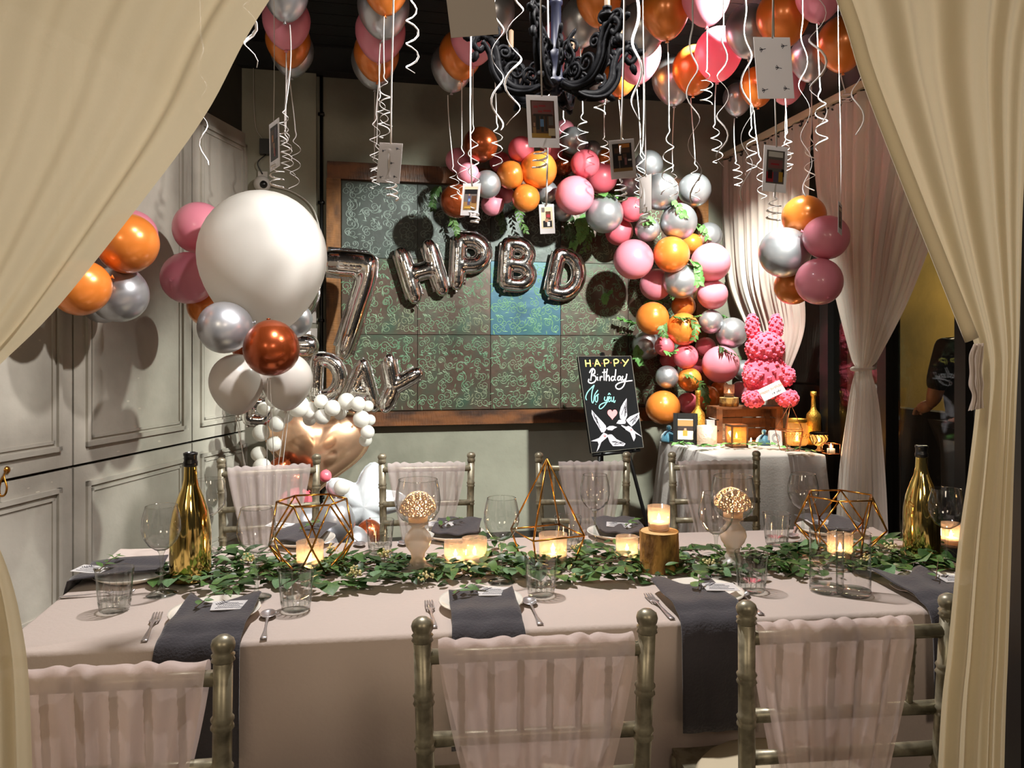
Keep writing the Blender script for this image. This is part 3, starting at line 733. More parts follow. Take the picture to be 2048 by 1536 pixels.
CEILB = [  # px, py, radius px, colour, label, depth, ribbon end px
    (572, -12, 44, 'silver', 'silver ceiling balloon, topmost of the cluster beside the left drape', 3.72, 300),
    (573, 40, 47, 'pink', 'pink ceiling balloon in the cluster beside the left drape', 3.92, 335),
    (576, 80, 44, 'orange', 'orange ceiling balloon just under the pink one beside the left drape', 4.20, 350),
    (584, 100, 43, 'silver', 'silver ceiling balloon, lowest of the cluster beside the left drape', 4.46, 378),
    (771, -28, 46, 'orange', 'orange ceiling balloon at the top of the second column from the left', 3.60, 250),
    (767, 12, 52, 'silver', 'silver ceiling balloon overlapping the orange one at the column top', 3.82, 280),
    (761, 62, 50, 'pink', 'pink ceiling balloon in the middle of the second column from the left', 4.08, 345),
    (753, 106, 45, 'orange', 'orange ceiling balloon low in the second column from the left', 4.34, 372),
    (747, 122, 44, 'silver', 'silver ceiling balloon, lowest of the second column from the left', 4.62, 380),
    (948, 72, 47, 'pink', 'pink ceiling balloon peeping out below the big grey card', 4.05, 380),
    (921, 106, 43, 'orange', 'orange ceiling balloon left of the chandelier below the grey card', 4.30, 400),
    (905, 130, 43, 'silver', 'silver ceiling balloon, lowest of the three left of the chandelier', 4.56, 400),
    (988, 22, 42, 'silver', 'silver ceiling balloon beside the right edge of the big grey card', 3.92, 330),
    (1164, 40, 43, 'silver', 'silver ceiling balloon just right of the chandelier column', 3.98, 300),
    (1125, 84, 44, 'pink', 'pink ceiling balloon mostly behind the chandelier column', 4.22, 330),
    (1198, -2, 45, 'orange', 'orange ceiling balloon above the raised right arm of the chandelier', 3.66, 230),
    (1052, 150, 28, 'silver', 'small silver ceiling balloon seen between the left chandelier arms', 4.85, None),
    (1093, 138, 20, 'orange', 'small orange ceiling balloon behind the chandelier hub', 4.95, None),
    (1240, 148, 36, 'orange', 'orange ceiling balloon right of the lower right chandelier arm', 4.68, 330),
    (1208, 168, 30, 'silver', 'small silver ceiling balloon below the lower right chandelier arm', 4.92, 330),
    (1274, 108, 48, 'pink', 'pink ceiling balloon hanging lowest right of the chandelier', 4.30, 400),
    (1284, 54, 48, 'silver', 'silver ceiling balloon above the pink one right of the chandelier', 4.02, 420),
    (1330, 18, 49, 'orange', 'big orange ceiling balloon right of the chandelier at the picture top', 3.74, 390),
    (1412, -8, 48, 'pink', 'pink ceiling balloon cut by the picture top, right of the big orange one', 3.62, 210),
    (1346, 158, 42, 'silver', 'silver ceiling balloon behind the orange one over the arch', 4.80, 395),
    (1388, 136, 43, 'orange', 'orange ceiling balloon between a silver and a pink one over the arch', 4.52, 400),
    (1437, 104, 47, 'pink', 'pale pink ceiling balloon left of the blue tinged silver one', 4.28, 330),
    (1497, 58, 46, 'silver', 'blue tinged silver ceiling balloon left of the white hanging card', 4.02, 350),
    (1566, 30, 52, 'orange', 'large orange ceiling balloon right behind the white hanging card', 3.82, 345),
    (1640, -16, 48, 'pink', 'pink ceiling balloon cut by the picture top near the right drape', 3.64, 300),
    (1622, 112, 41, 'silver', 'silver ceiling balloon right of the white hanging card', 4.22, 380),
    (1684, 84, 48, 'orange', 'orange ceiling balloon touching the edge of the right drape', 4.00, 205),
    (1475, 196, 29, 'silver', 'small silver ceiling balloon low above the start of the curtain rail', 4.98, 375),
    (1515, 170, 35, 'orange', 'small orange ceiling balloon partly behind the white hanging card', 4.74, 400),
    (1574, 164, 36, 'pink', 'pink ceiling balloon under the lower corner of the white hanging card', 4.50, 350),
]
dep = relax([[b[0], b[1], b[2], b[5]] for b in CEILB], 1.0)
for b, q in zip(CEILB, dep): helium(b[0], b[1], b[2], b[3], b[4], min(q[3], wall_d(b[0]) - .22), b[6])
# balloons out of sight above the frame that carry the hanging photographs
# ------------------------------------------------------------------ balloon arch on the wall
ARCH = [  # px, py, r px, colour, layer (0 front .. 2 back), label
    (961, 289, 35, 'copper', 0, 'coppery balloon, topmost at the left end of the arch'),
    (916, 321, 25, 'pink', 1, 'mauve pink arch balloon left of the coppery topmost one'),
    (936, 347, 22, 'pink', 0, 'small pink arch balloon above the photo at the left end'),
    (974, 369, 28, 'silver', 0, 'bright silver arch balloon right of the photo at the left end'),
    (914, 402, 34, 'copper', 0, 'coppery balloon at the lower left tip of the arch'),
    (1042, 299, 26, 'coral', 0, 'coral balloon at the top of the arch left of the large photo'),
    (1077, 340, 37, 'orange', 0, 'large shiny orange arch balloon right below the large photo'),
    (1021, 350, 28, 'orange', 0, 'mid orange arch balloon below the coral one at the top'),
    (1000, 324, 21, 'coral', 2, 'dark coral arch balloon in shade behind the mid orange one'),
    (1103, 300, 23, 'coral', 2, 'dark coral arch balloon in shade right behind the large photo'),
    (1128, 262, 22, 'pink', 2, 'shaded pink arch balloon highest beside the large photo'),
    (1146, 281, 27, 'silver', 1, 'dark silver arch balloon with warm glints right of the large photo'),
    (1184, 300, 19, 'silver', 2, 'small dark silver arch balloon at the top behind the coral one'),
    (1170, 328, 29, 'coral', 0, 'coral arch balloon left of the photo at the crown of the arch'),
    (1211, 317, 19, 'orange', 2, 'small orange arch balloon behind the left edge of the crown photo'),
    (1203, 356, 31, 'coral', 1, 'soft coral arch balloon below the left edge of the crown photo'),
    (1149, 391, 39, 'pink', 0, 'large pale pink arch balloon with leaves on its top'),
    (1094, 384, 22, 'silver', 1, 'small silver arch balloon left of the large pale pink one'),
    (1052, 396, 28, 'orange', 0, 'orange arch balloon under the large shiny orange one'),
    (1012, 390, 17, 'pink', 1, 'small pink arch balloon between silver and orange at the left end'),
    (985, 409, 23, 'pink', 1, 'pink arch balloon hanging low under the bright silver one'),
    (1127, 422, 21, 'silver', 2, 'dark silver arch balloon under the large pale pink one'),
    (1126, 331, 21, 'copper', 2, 'small dark copper arch balloon behind the looping ribbon'),
    (1297, 330, 29, 'silver', 2, 'shaded silver arch balloon at the crown behind the photo'),
    (1263, 369, 25, 'silver', 1, 'silver arch balloon right below the crown photo'),
    (1320, 384, 37, 'silver', 0, 'large silver arch balloon right of the grey card seen edge on'),
    (1389, 380, 33, 'silver', 1, 'silver arch balloon at the outer right shoulder of the arch'),
    (1209, 428, 38, 'silver', 0, 'large silver arch balloon at the inner bend next to the letter D'),
    (1264, 419, 25, 'coral', 0, 'coral arch balloon showing its knot in the middle of the bend'),
    (1238, 463, 28, 'coral', 1, 'coral arch balloon under the large silver one of the inner bend'),
    (1295, 459, 25, 'silver', 0, 'small silver arch balloon with a green sprig on its face'),
    (1357, 443, 37, 'silver', 0, 'large silver arch balloon left of the bright leafy sprig'),
    (1417, 472, 27, 'silver', 2, 'dull silver arch balloon behind the bright leafy sprig'),
    (1371, 399, 20, 'pink', 1, 'small pink arch balloon between two silver ones at the shoulder'),
    (1267, 519, 40, 'pink', 0, 'large pink balloon sticking out left of the arch'),
    (1343, 509, 36, 'orange', 0, 'large pale orange arch balloon between two large pink ones'),
    (1384, 488, 21, 'orange', 2, 'small orange arch balloon behind the right large pink one'),
    (1421, 525, 39, 'pink', 0, 'large pink arch balloon at the right edge above the curtain'),
    (1311, 569, 32, 'pink', 1, 'pink arch balloon left of the round silver one in mid arch'),
    (1362, 561, 36, 'silver', 0, 'round silver balloon right in the middle of the vertical arch'),
    (1425, 589, 30, 'pink', 0, 'pink arch balloon right of the round silver one in mid arch'),
    (1367, 613, 24, 'orange', 1, 'small orange arch balloon directly below the round silver one'),
    (1305, 637, 33, 'orange', 0, 'bright orange arch balloon at the left edge, leaves on top'),
    (1366, 658, 33, 'orange', 0, 'bright orange arch balloon strewn with thin leaves in the middle'),
    (1422, 643, 24, 'silver', 0, 'small silver arch balloon above the big silver one near the rabbit'),
    (1463, 666, 31, 'silver', 0, 'big silver balloon at the right edge of the arch near the rabbit'),
    (1293, 690, 29, 'silver', 2, 'dark silver balloon in shade at the left edge of the arch'),
    (1329, 692, 20, 'coral', 0, 'small coral arch balloon under the two bright orange ones'),
    (1371, 713, 25, 'coral', 0, 'coral arch balloon left of the large pink one by the rabbit'),
    (1411, 694, 20, 'coral', 1, 'small coral arch balloon above the large pink one by the rabbit'),
    (1338, 719, 18, 'coral', 2, 'small shaded coral arch balloon over the lower silver one'),
    (1441, 729, 37, 'pink', 0, 'large pink arch balloon beside the ears of the pink rabbit'),
    (1487, 741, 21, 'silver', 2, 'small silver arch balloon touching the rabbit from behind'),
    (1334, 754, 23, 'silver', 0, 'silver arch balloon above the lowest large orange one'),
    (1379, 759, 24, 'orange', 0, 'small orange arch balloon with hanging leaves above the gold bottle'),
    (1326, 815, 34, 'orange', 0, 'lowest large orange arch balloon right of the blackboard'),
    (1375, 806, 21, 'coral', 1, 'coral arch balloon behind the left gold bottle'),
    (1415, 796, 25, 'orange', 1, 'orange arch balloon behind the neck of the left gold bottle'),
    (1480, 779, 17, 'pink', 1, 'small mauve balloon between the candle jar and the rabbit'),
    (1440, 779, 19, 'orange', 2, 'small orange arch balloon behind the candle jar on the crate'),
    (1397, 732, 15, 'coral', 2, 'tiny coral arch balloon between the coral and large pink ones'),
]
dep = [[b[0], b[1], b[2], wall_d(b[0]) - b[2] * 5.4 / F - (.36, .18, .04)[b[4]]] for b in ARCH]
relax(dep, 0.86, wall_d, 120)
ARCHP = {}
for b, q in zip(ARCH, dep):
    d = q[3]; p = P(b[0], b[1], d); r = b[2] * d / F; rr = random.Random(int(b[0] * 3 + b[1]))
    s = Vector((rr.uniform(-.8, .8), 1.0, rr.uniform(-.7, .9)))          # knots point back into the arch
    if 'knot' in b[5]: s = Vector((0.15, -1, 0.05))
    q_ = (-s).to_track_quat('Z', 'Y')
    t = link('balloon', ROUND[b[3]], None, p, q_.to_euler(), r); tag(t, b[5], 'balloon', 'balloons of the arch')
    link('knot', KNOT[b[3]], t, (0, 0, -1.05)); ARCHP[(b[0], b[1])] = (p, r)

# ------------------------------------------------------------------ side clusters
def cluster(lst, group, drop=False):
    dep = [[b[0], b[1], b[2], b[4]] for b in lst]; relax(dep, 0.94)
    for b, q in zip(lst, dep):
        d = q[3]; p = P(b[0], b[1], d); r = b[2] * d / F; rr = random.Random(int(b[0]))
        if b[6] == 'drop':
            t = link('balloon', DROP[b[3]], None, p, (b[7], b[8], 0), r); link('knot', KNOT[b[3]], t, (0, 0, -1.27))
        else:
            v = Vector(b[7]); t = link('balloon', ROUND[b[3]], None, p, (-v).to_track_quat('Z', 'Y').to_euler(), r); link('knot', KNOT[b[3]], t, (0, 0, -1.05))
        tag(t, b[5], 'balloon', group)
cluster([
    (255, 486, 59, 'orange', 3.30, 'shiny orange balloon beside the edge of the left drape', 0, (-.6, .4, -1)),
    (160, 575, 56, 'orange', 3.22, 'shiny orange balloon half covered by the left drape, lower of two', 0, (1, .3, .4)),
    (238, 588, 56, 'silver', 3.34, 'silver balloon below the shiny orange one by the left drape', 0, (-.4, .6, 1)),
    (206, 606, 40, 'silver', 3.55, 'silver balloon mostly hidden behind another by the left drape', 0, (.4, -.5, 1)),
    (262, 470, 50, 'pink', 3.62, 'pink balloon peeping out behind the shiny orange one by the drape', 0, (0, -.6, -1)),
], 'balloons clustered on the left wall')
cluster([
    (526, 512, 125, 'white', 3.70, 'giant round white balloon in front of the left corner', 'drop', 0, 0),
    (400, 457, 52, 'pink', 3.98, 'upper of two pink balloons left of the giant white one', 0, (1, .2, -.4)),
    (376, 556, 52, 'pink', 3.86, 'lower of two pink balloons left of the giant white one', 0, (-.15, -1, -.15)),
    (418, 612, 42, 'orange', 4.05, 'orange balloon wedged under the lower pink one at the left', 0, (1, .3, .6)),
    (449, 655, 52, 'silver', 3.48, 'silver balloon at the lower left of the giant white one', 0, (1, .4, .2)),
    (543, 697, 55, 'copper', 3.40, 'red copper balloon just below the giant white one', 0, (-.2, .3, 1)),
    (588, 640, 36, 'silver', 3.95, 'silver balloon behind the lower right of the giant white one', 0, (-1, .3, .3)),
    (497, 690, 34, 'copper', 3.78, 'red copper balloon hidden between silver and another copper one', 0, (0, .3, 1)),
    (473, 763, 53, 'pearl', 3.62, 'left of two pearl white helium balloons under the copper one', 'drop', 0, -.04),
    (574, 758, 50, 'pearl', 3.72, 'right of two pearl white helium balloons under the copper one', 'drop', 0, .05),
], 'balloons around the giant white balloon')
cluster([
    (1608, 434, 43, 'orange', 4.10, 'orange balloon on top of the cluster by the window curtains', 0, (.2, .3, -1)),
    (1653, 475, 44, 'pink', 4.02, 'upper of two pink balloons in the cluster by the window curtains', 0, (-1, .2, .3)),
    (1569, 505, 50, 'silver', 4.05, 'large silver balloon in the cluster by the window curtains', 0, (1, .3, .2)),
    (1580, 482, 36, 'silver', 4.42, 'silver balloon hidden behind another in the curtain cluster', 0, (1, .3, -.2)),
    (1586, 572, 37, 'orange', 4.22, 'orange balloon lowest in the cluster by the window curtains', 0, (.4, .3, 1)),
    (1638, 563, 46, 'pink', 3.92, 'lower of two pink balloons in the cluster by the window curtains', 0, (.1, -.8, -.8)),
], 'balloons clustered by the window curtains')
# strings and weight of the pearl white balloons
st = thing('balloon_weight', 'bundle of thin white strings under the two pearl white balloons', 'balloon strings', Vector((P(530, 1080, 3.75).x, 3.75, 0)))
o = st.location.copy()
obj('weight', MB().lathe([(0, 0), (.05, 0), (.055, .05), (.03, .09), (0, .1)], 14), M['silver'], st)
for k, (x, y) in enumerate(((476, 828), (470, 826), (572, 820), (578, 822), (540, 756), (535, 756))):
    dd = 3.62 if k < 2 else 3.72 if k < 4 else 3.46
    a = P(x, y, dd) - o; b = Vector((.01 * (k - 2.5), 0, .09)); m1 = a.lerp(b, .45) + Vector((.02 * math.sin(k * 2), .01, 0))
    obj('string', MB().tube(cr([a, m1, b], 8), 0.0018, 4), M['ribbon'], st)
# wall hook cord of the left cluster
# ------------------------------------------------------------------ small white balloons around the foil heart
WB_ = [(527, 817, 13), (545, 800, 14), (566, 826, 22), (596, 812, 22), (618, 822, 18), (619, 839, 13), (645, 833, 16), (642, 803, 14), (665, 816, 16), (693, 803, 17), (680, 827, 13), (716, 808, 15),
       (554, 848, 16), (522, 866, 17), (548, 888, 15), (517, 908, 15), (524, 934, 18), (723, 838, 17), (740, 840, 11), (735, 864, 14), (731, 880, 13), (684, 974, 16), (736, 812, 11)]
LBL = ['at the far left of the heart top', 'second from the left on the heart top', 'large one near the left of the heart top', 'large one at the centre left of the heart top', 'mid sized one below the right pearl white balloon',
       'lowest one in the notch of the heart', 'right of the notch of the heart', 'behind and above the notch of the heart', 'below the foot of the foil letter A', 'large one under the foil letter A',
       'small one right of the notch on the heart', 'by the foot of the foil letter Y', 'on the left shoulder of the heart', 'leftmost, at the left side of the heart', 'beside the left edge of the heart',
       'third down the left side of the heart', 'lowest down the left side of the heart', 'on the right shoulder of the heart', 'outermost at the right shoulder of the heart', 'upper of two at the right side of the heart',
       'lower of two at the right side of the heart', 'beside the tip of the heart near the star', 'highest at the right end of the heart top']
dep = [[x, y, r, 4.42 + (.10 if r < 14 else 0)] for x, y, r in WB_]; relax(dep, .9)
for (x, y, r), q, l in zip(WB_, dep, LBL):
    rr = random.Random(x); p = P(x, y, q[3])
    t = link('small_balloon', ROUND['white'], None, p, (rr.uniform(-.6, .6) + 2.2, rr.uniform(-.6, .6), 0), r * q[3] / F)
    tag(t, 'small white balloon ' + l, 'balloon', 'small white balloons around the heart'); link('knot', KNOT['white'], t, (0, 0, -1.05))
cluster([
    (668, 1042, 42, 'silver', 4.00, 'silver balloon under the tip of the rose gold heart', 0, (0, .4, 1)),
    (612, 1052, 38, 'silver', 4.05, 'silver balloon on the floor left of the heart tip', 0, (0, .4, 1)),
    (640, 1100, 38, 'silver', 3.92, 'silver balloon low behind the left wire polyhedron', 0, (0, .4, 1)),
    (705, 1090, 36, 'silver', 4.05, 'silver balloon low behind the left tumbler of the far side', 0, (0, .4, 1)),
    (738, 1066, 26, 'copper', 4.10, 'copper balloon behind the left tumbler of the far side', 0, (0, .4, 1)),
    (588, 962, 28, 'copper', 4.60, 'copper balloon at the left flank of the rose gold heart', 0, (1, .4, 1)),
    (560, 936, 22, 'copper', 4.66, 'copper balloon between white balloons left of the heart', 0, (1, .4, 1)),
    (651, 952, 12, 'coral', 4.30, 'tiny coral balloon in front of the rose gold heart', 0, (0, .4, 1)),
    (590, 1010, 34, 'coral', 4.45, 'coral balloon seen through the far left chair sash', 0, (1, .4, 1)),
], 'balloons at the foot of the heart')

# ------------------------------------------------------------------ foil shapes
def pillow(outline, depth, rings=9, expo=0.5, center=None):
    """inflated foil cushion from a closed 2D outline (x, z)"""
    n = len(outline); c = center or (sum(p[0] for p in outline) / n, sum(p[1] for p in outline) / n); mb = MB()
    for sg in (-1, 1):
        vs = []
        for k in range(rings + 1):
            f = math.sin(PI / 2 * k / rings); y = sg * depth * (1 - f ** 2) ** expo
            for p in outline: vs.append((c[0] + (p[0] - c[0]) * f, y, c[1] + (p[1] - c[1]) * f))
        fs = []
        for k in range(rings):
            for i in range(n):
                j = (i + 1) % n; q = (k * n + i, k * n + j, (k + 1) * n + j, (k + 1) * n + i)
                fs.append(q if sg < 0 else q[::-1])
        mb.add(vs, fs)
    return mb
def seam(outline, r=0.008): return MB().tube([(p[0], 0, p[1]) for p in outline], r, 6, closed=True, flat=(0, 1, 0))
ht = []
for k in range(60):
    t_ = 2 * PI * k / 60; ht.append((16 * math.sin(t_) ** 3 / 16, (13 * math.cos(t_) - 5 * math.cos(2 * t_) - 2 * math.cos(3 * t_) - math.cos(4 * t_)) / 16))
hd = 4.86; sx = 102 * hd / F; sz = 103 * hd / F
ho = [(x * sx, (max(z, .62 - .5 * max(0, abs(x) - .3)) if z > .2 and abs(x) < .5 else z) * sz) for x, z in ht]
hc = P(634, 894, hd)
h = thing('foil_heart', 'big rose gold heart foil balloon ringed by small white balloons', 'balloon', hc, (0, R(6), R(12)), None)
obj('foil_body', pillow(ho, .15, 12, .5, (0, -.02)), M['rose_foil'], h); obj('seam', seam(ho, .010), M['rose_foil'], h)
sd = 4.56; so = []
for k in range(60):
    a = PI / 2 + 2 * PI * k / 60; q = math.cos(5 * (a - PI / 2)); r = 84 * sd / F * (0.76 + 0.24 * q) ; so.append((r * math.cos(a), r * math.sin(a)))
s_ = thing('foil_star', 'white star foil balloon behind the second far chair', 'balloon', P(728, 1008, sd), (0, R(15), R(10)))
obj('foil_body', pillow(so, .10, 9, .5, (0, 0)), M['white_foil'], s_); obj('seam', seam(so), M['white_foil'], s_)

# foil letters: inflated tubes fused by a remesh, thin welded seam round them
def arc(cx, cz, rx, rz, a0, a1, n=10): return [(cx + rx * math.cos(R(a0 + (a1 - a0) * k / n)), cz + rz * math.sin(R(a0 + (a1 - a0) * k / n))) for k in range(n + 1)]
GL = {
    'H': [[(.13, .12), (.13, .88)], [(.60, .12), (.60, .88)], [(.13, .5), (.60, .5)]],
    'P': [[(.13, .10), (.13, .88)], [(.13, .88), (.34, .88)] + arc(.34, .66, .24, .22, 90, -90) + [(.13, .44)]],
    'B': [[(.13, .12), (.13, .88)], [(.13, .88), (.34, .88)] + arc(.34, .695, .20, .185, 90, -90) + [(.13, .51)], [(.13, .50), (.36, .50)] + arc(.36, .31, .23, .19, 90, -90) + [(.13, .12)]],
    'D': [[(.13, .12), (.13, .88)], [(.13, .88), (.28, .88)] + arc(.28, .5, .33, .38, 90, -90) + [(.13, .12)]],
    'A': [[(.10, .10), (.36, .88), (.62, .10)], [(.20, .36), (.52, .36)]],
    'Y': [[(.10, .90), (.36, .48), (.66, .86)], [(.36, .48), (.36, .10)]],
    '7': [[(.10, .88), (.62, .88), (.58, .70), (.38, .10)]],
    '2': [arc(.36, .66, .24, .22, 170, -30) + [(.12, .13), (.62, .13)]],
}
def foil_letter(ch, rad=0.138):
    mb = MB(); sm = MB()
    for st_ in GL[ch]:
        pts = [Vector((x, 0, z)) for x, z in st_]
        dense = []
        for i in range(len(pts) - 1):
            n = max(1, int((pts[i + 1] - pts[i]).length / .05))
            dense += [pts[i].lerp(pts[i + 1], k / n) for k in range(n)]
        dense.append(pts[-1]); n = len(dense)
        rs = [rad * (1 - .13 * max(0, 1 - min(i, n - 1 - i) / 2.5)) for i in range(n)]
        mb.tube(dense, rs, 14); mb.ball(dense[0], rad * .84, 12, 8); mb.ball(dense[-1], rad * .84, 12, 8)
        for q in dense[1:-1]: mb.ball(q, rad * .96, 10, 7)
        v = [Vector((p.x, p.y * .05, p.z)) for p in dense]
        sm.tube(v, [rad * 1.17] * n, 10, True, False, (0, 1, 0))
    sm.v = [(x, y * .16, z) for x, y, z in sm.v]
    me = mb.mesh('tmp', M['foil']); o = bpy.data.objects.new('tmp', me); COL.objects.link(o)
    m = o.modifiers.new('r', 'REMESH'); m.mode = 'VOXEL'; m.voxel_size = .02
    m2 = o.modifiers.new('s', 'SMOOTH'); m2.iterations = 9; m2.factor = .6
    dg = bpy.context.evaluated_depsgraph_get(); me2 = bpy.data.meshes.new_from_object(o.evaluated_get(dg)); me2.name = 'foil_body'
    me2.polygons.foreach_set('use_smooth', [True] * len(me2.polygons)); bpy.data.objects.remove(o)
    return me2, sm.mesh('seam', M['foil_seam'])
FL = {c: foil_letter(c, .125 if c in '72' else .138) for c in GL}
def place_letter(ch, label, px, py, d, hpx, tilt, yaw=12, group='silver foil letters', sq=1.0):
    s = hpx * d / F; cx = .36
    t = thing('foil_letter' if ch not in '27' else 'foil_number', label, 'balloon', P(px, py, d), (0, R(tilt), R(yaw)), group, s)
    a = link('foil_body', FL[ch][0], t, (-cx, 0, -.5)); b = link('seam', FL[ch][1], t, (-cx, 0, -.5))
    a.scale = b.scale = (sq, .8, 1); a.location.x = b.location.x = -cx * sq
    obj('filling_tab', MB().lathe([(.02, -.05), (.03, -.03), (.018, 0)], 8, (-cx + .13, 0, 0 - .5)), M['foil_seam'], t)
    return t
for ch, lb, px, py, hp, tl in (('H', 'silver foil letter H, first of the row on the tiles', 843, 543, 122, -17), ('P', 'silver foil letter P, second of the row on the tiles', 942, 524, 116, 3),
                              ('B', 'silver foil letter B, third of the row on the tiles', 1036, 529, 106, 4), ('D', 'silver foil letter D, last of the row on the tiles', 1132, 550, 104, 13)):
    place_letter(ch, lb, px, py, wall_d(px) - .075, hp, tl)
place_letter('7', 'huge silver foil number seven behind the giant white balloon', 690, 612, 4.85, 222, 4, 10, 'silver foil number', 0.72)
place_letter('2', 'huge silver foil number two mostly hidden behind the giant white balloon', 575, 612, 4.85, 215, 0, 10, 'silver foil number', 0.80)
for ch, lb, px, py, hp, tl in (('D', 'silver foil letter D over the heart beside the pearl white balloon', 655, 757, 100, 3), ('A', 'silver foil letter A over the heart between D and Y', 723, 770, 104, 4),
                               ('Y', 'silver foil letter Y, tilted, at the right end over the heart', 788, 772, 112, 22), ('B', 'silver foil letter B half hidden behind the pearl white balloons', 520, 806, 92, 4)):
    place_letter(ch, lb, px, py, 4.72, hp, tl, 10, 'silver foil letters over the heart')
# ================================================================== chandelier
cd = 3.0; co = P(1112, 165, cd)
ch = thing('chandelier', 'ornate black wrought chandelier hanging over the table', 'chandelier', co)
k = cd / F
obj('chain_rod', MB().tube([(0, 0, .30), (0, 0, CEIL - co.z - .02)], .012, 8), M['iron'], ch)
obj('column', MB().lathe([(.0, -.055), (.016, -.05), (.022, -.04), (.012, -.025), (.045, -.015), (.05, 0), (.03, .015), (.024, .06), (.034, .09), (.04, .11), (.026, .125), (.020, .14), (.020, .30), (.026, .305), (.026, .315), (.021, .32), (.021, .42), (.0, .43)], 16), M['iron_blue'], ch)
obj('ceiling_rose', MB().lathe([(0, 0), (.06, 0), (.05, -.03), (.015, -.05), (0, -.05)], 16, (0, 0, CEIL - co.z)), M['iron'], ch)
arm = MB()
path = cr([(.03, 0, -.01), (.10, 0, -.035), (.175, 0, -.03), (.225, 0, .02), (.235, 0, .085), (.255, 0, .14), (.30, 0, .155), (.325, 0, .125), (.305, 0, .10), (.285, 0, .115)], 7)
arm.tube(path, [.017] * 25 + [.015] * 12 + [.012] * (len(path) - 37), 8)
arm.tube(cr([(.05, .012, -.015), (.12, .014, -.05), (.20, .012, -.04), (.25, .010, .02), (.262, .008, .09), (.29, .006, .135)], 6), .009, 6)
arm.tube(cr([(.05, -.012, -.015), (.12, -.014, -.05), (.20, -.012, -.04), (.25, -.010, .02), (.262, -.008, .09), (.29, -.006, .135)], 6), .009, 6)
scr = MB()
def curl2(c, r, a0, sgn, tn=1.4, w_=.009): 
    return [(c[0] + r * (1 - .75 * q / 18) * math.cos(a0 + sgn * q / 18 * tn * 2 * PI), 0, c[1] + r * (1 - .75 * q / 18) * math.sin(a0 + sgn * q / 18 * tn * 2 * PI)) for q in range(19)]
for c, r, a0, sg in (((.16, .03), .045, -1.2, 1), ((.10, .02), .035, -1.4, 1), ((.245, .175), .03, -.5, 1), ((.205, .10), .028, 0, 1), ((.31, .155), .032, 3.6, -1)):
    scr.tube(curl2(c, r, a0, sg), [.009 * (1 - .4 * q / 18) for q in range(19)], 6)
    e = curl2(c, r, a0, sg)[-1]; scr.ball(e, .011, 8, 6)
for (x, z, a, s) in ((.20, -.03, -.5, .05), (.245, .05, 1.2, .055), (.27, .14, .7, .05), (.13, -.045, 3.4, .045), (.31, .10, -1.2, .05), (.255, .11, 2.2, .045), (.33, .14, .3, .04)):
    d_ = Vector((math.cos(a), 0, math.sin(a))); b = Vector((x, 0, z))
    scr.tube([b, b + d_ * s * .4, b + d_ * s * .8, b + d_ * s], [.006, .016, .012, .003], 6)
cup = MB().lathe([(0, .0), (.012, .0), (.03, .012), (.033, .02), (.012, .024), (.014, .04), (.017, .042), (.017, .05), (.0, .05)], 14, (.262, 0, .158))
candle = MB().lathe([(.011, 0), (.011, .075), (.004, .082), (0, .082)], 10, (.262, 0, .205))
meshes = [('arm', arm.mesh('arm', M['iron'])), ('scrollwork', scr.mesh('scrollwork', M['iron'])), ('candle_cup', cup.mesh('candle_cup', M['iron'])), ('candle_sleeve', candle.mesh('candle_sleeve', M['stem']))]
for i in range(6):
    a = R(12 + 60 * i)
    A = link('arm', meshes[0][1], ch, (0, 0, 0), (0, 0, a))
    for n, m in meshes[1:]: link(n, m, A)
up = MB()
for i in range(6):
    a = R(42 + 60 * i); Mz = Matrix.Rotation(a, 3, 'Z')
    for c, r, a0, sg in (((.06, .13), .035, 3.4, -1), ((.085, .07), .03, 2.6, 1)):
        up.tube([Mz @ Vector(p) for p in curl2(c, r, a0, sg)], [.008 * (1 - .4 * q / 18) for q in range(19)], 6)
    up.tube([Mz @ Vector(p) for p in cr([(.03, 0, .02), (.07, 0, .09), (.05, 0, .15), (.08, 0, .20)], 5)], [.009] * 15 + [.004], 6)
obj('crown_scrolls', up, M['iron'], ch)

# ================================================================== hanging photographs and cards
PH = {k: mat('print_' + k, v, 0.45) for k, v in dict(dark='#2a1a16', brown='#5a3a26', tan='#9a7444', gold='#c0953c', red='#a8303a', pinkish='#8a5a5a', blue='#6a94c8', black='#141014', cream='#d8c8a8', white='#dcd8d4', grey='#6a625e', skin='#b08468', orange='#d08030', purple='#5a5068').items()}
PK = list(PH); PM = [PH[k] for k in PK]
def photo_print(blobs, w_, h_, y):
    """flat print: patches of colour; blobs = (colour, x0, z0, x1, z1) in 0..1"""
    mb = MB()
    for n, (c, x0, z0, x1, z1) in enumerate(blobs):
        mb.cur = PK.index(c); yy = y - n * .00012
        mb.add([((x0 - .5) * w_, yy, (z0 - .5) * h_), ((x1 - .5) * w_, yy, (z0 - .5) * h_), ((x1 - .5) * w_, yy, (z1 - .5) * h_), ((x0 - .5) * w_, yy, (z1 - .5) * h_)], [(0, 1, 2, 3)])
    return mb
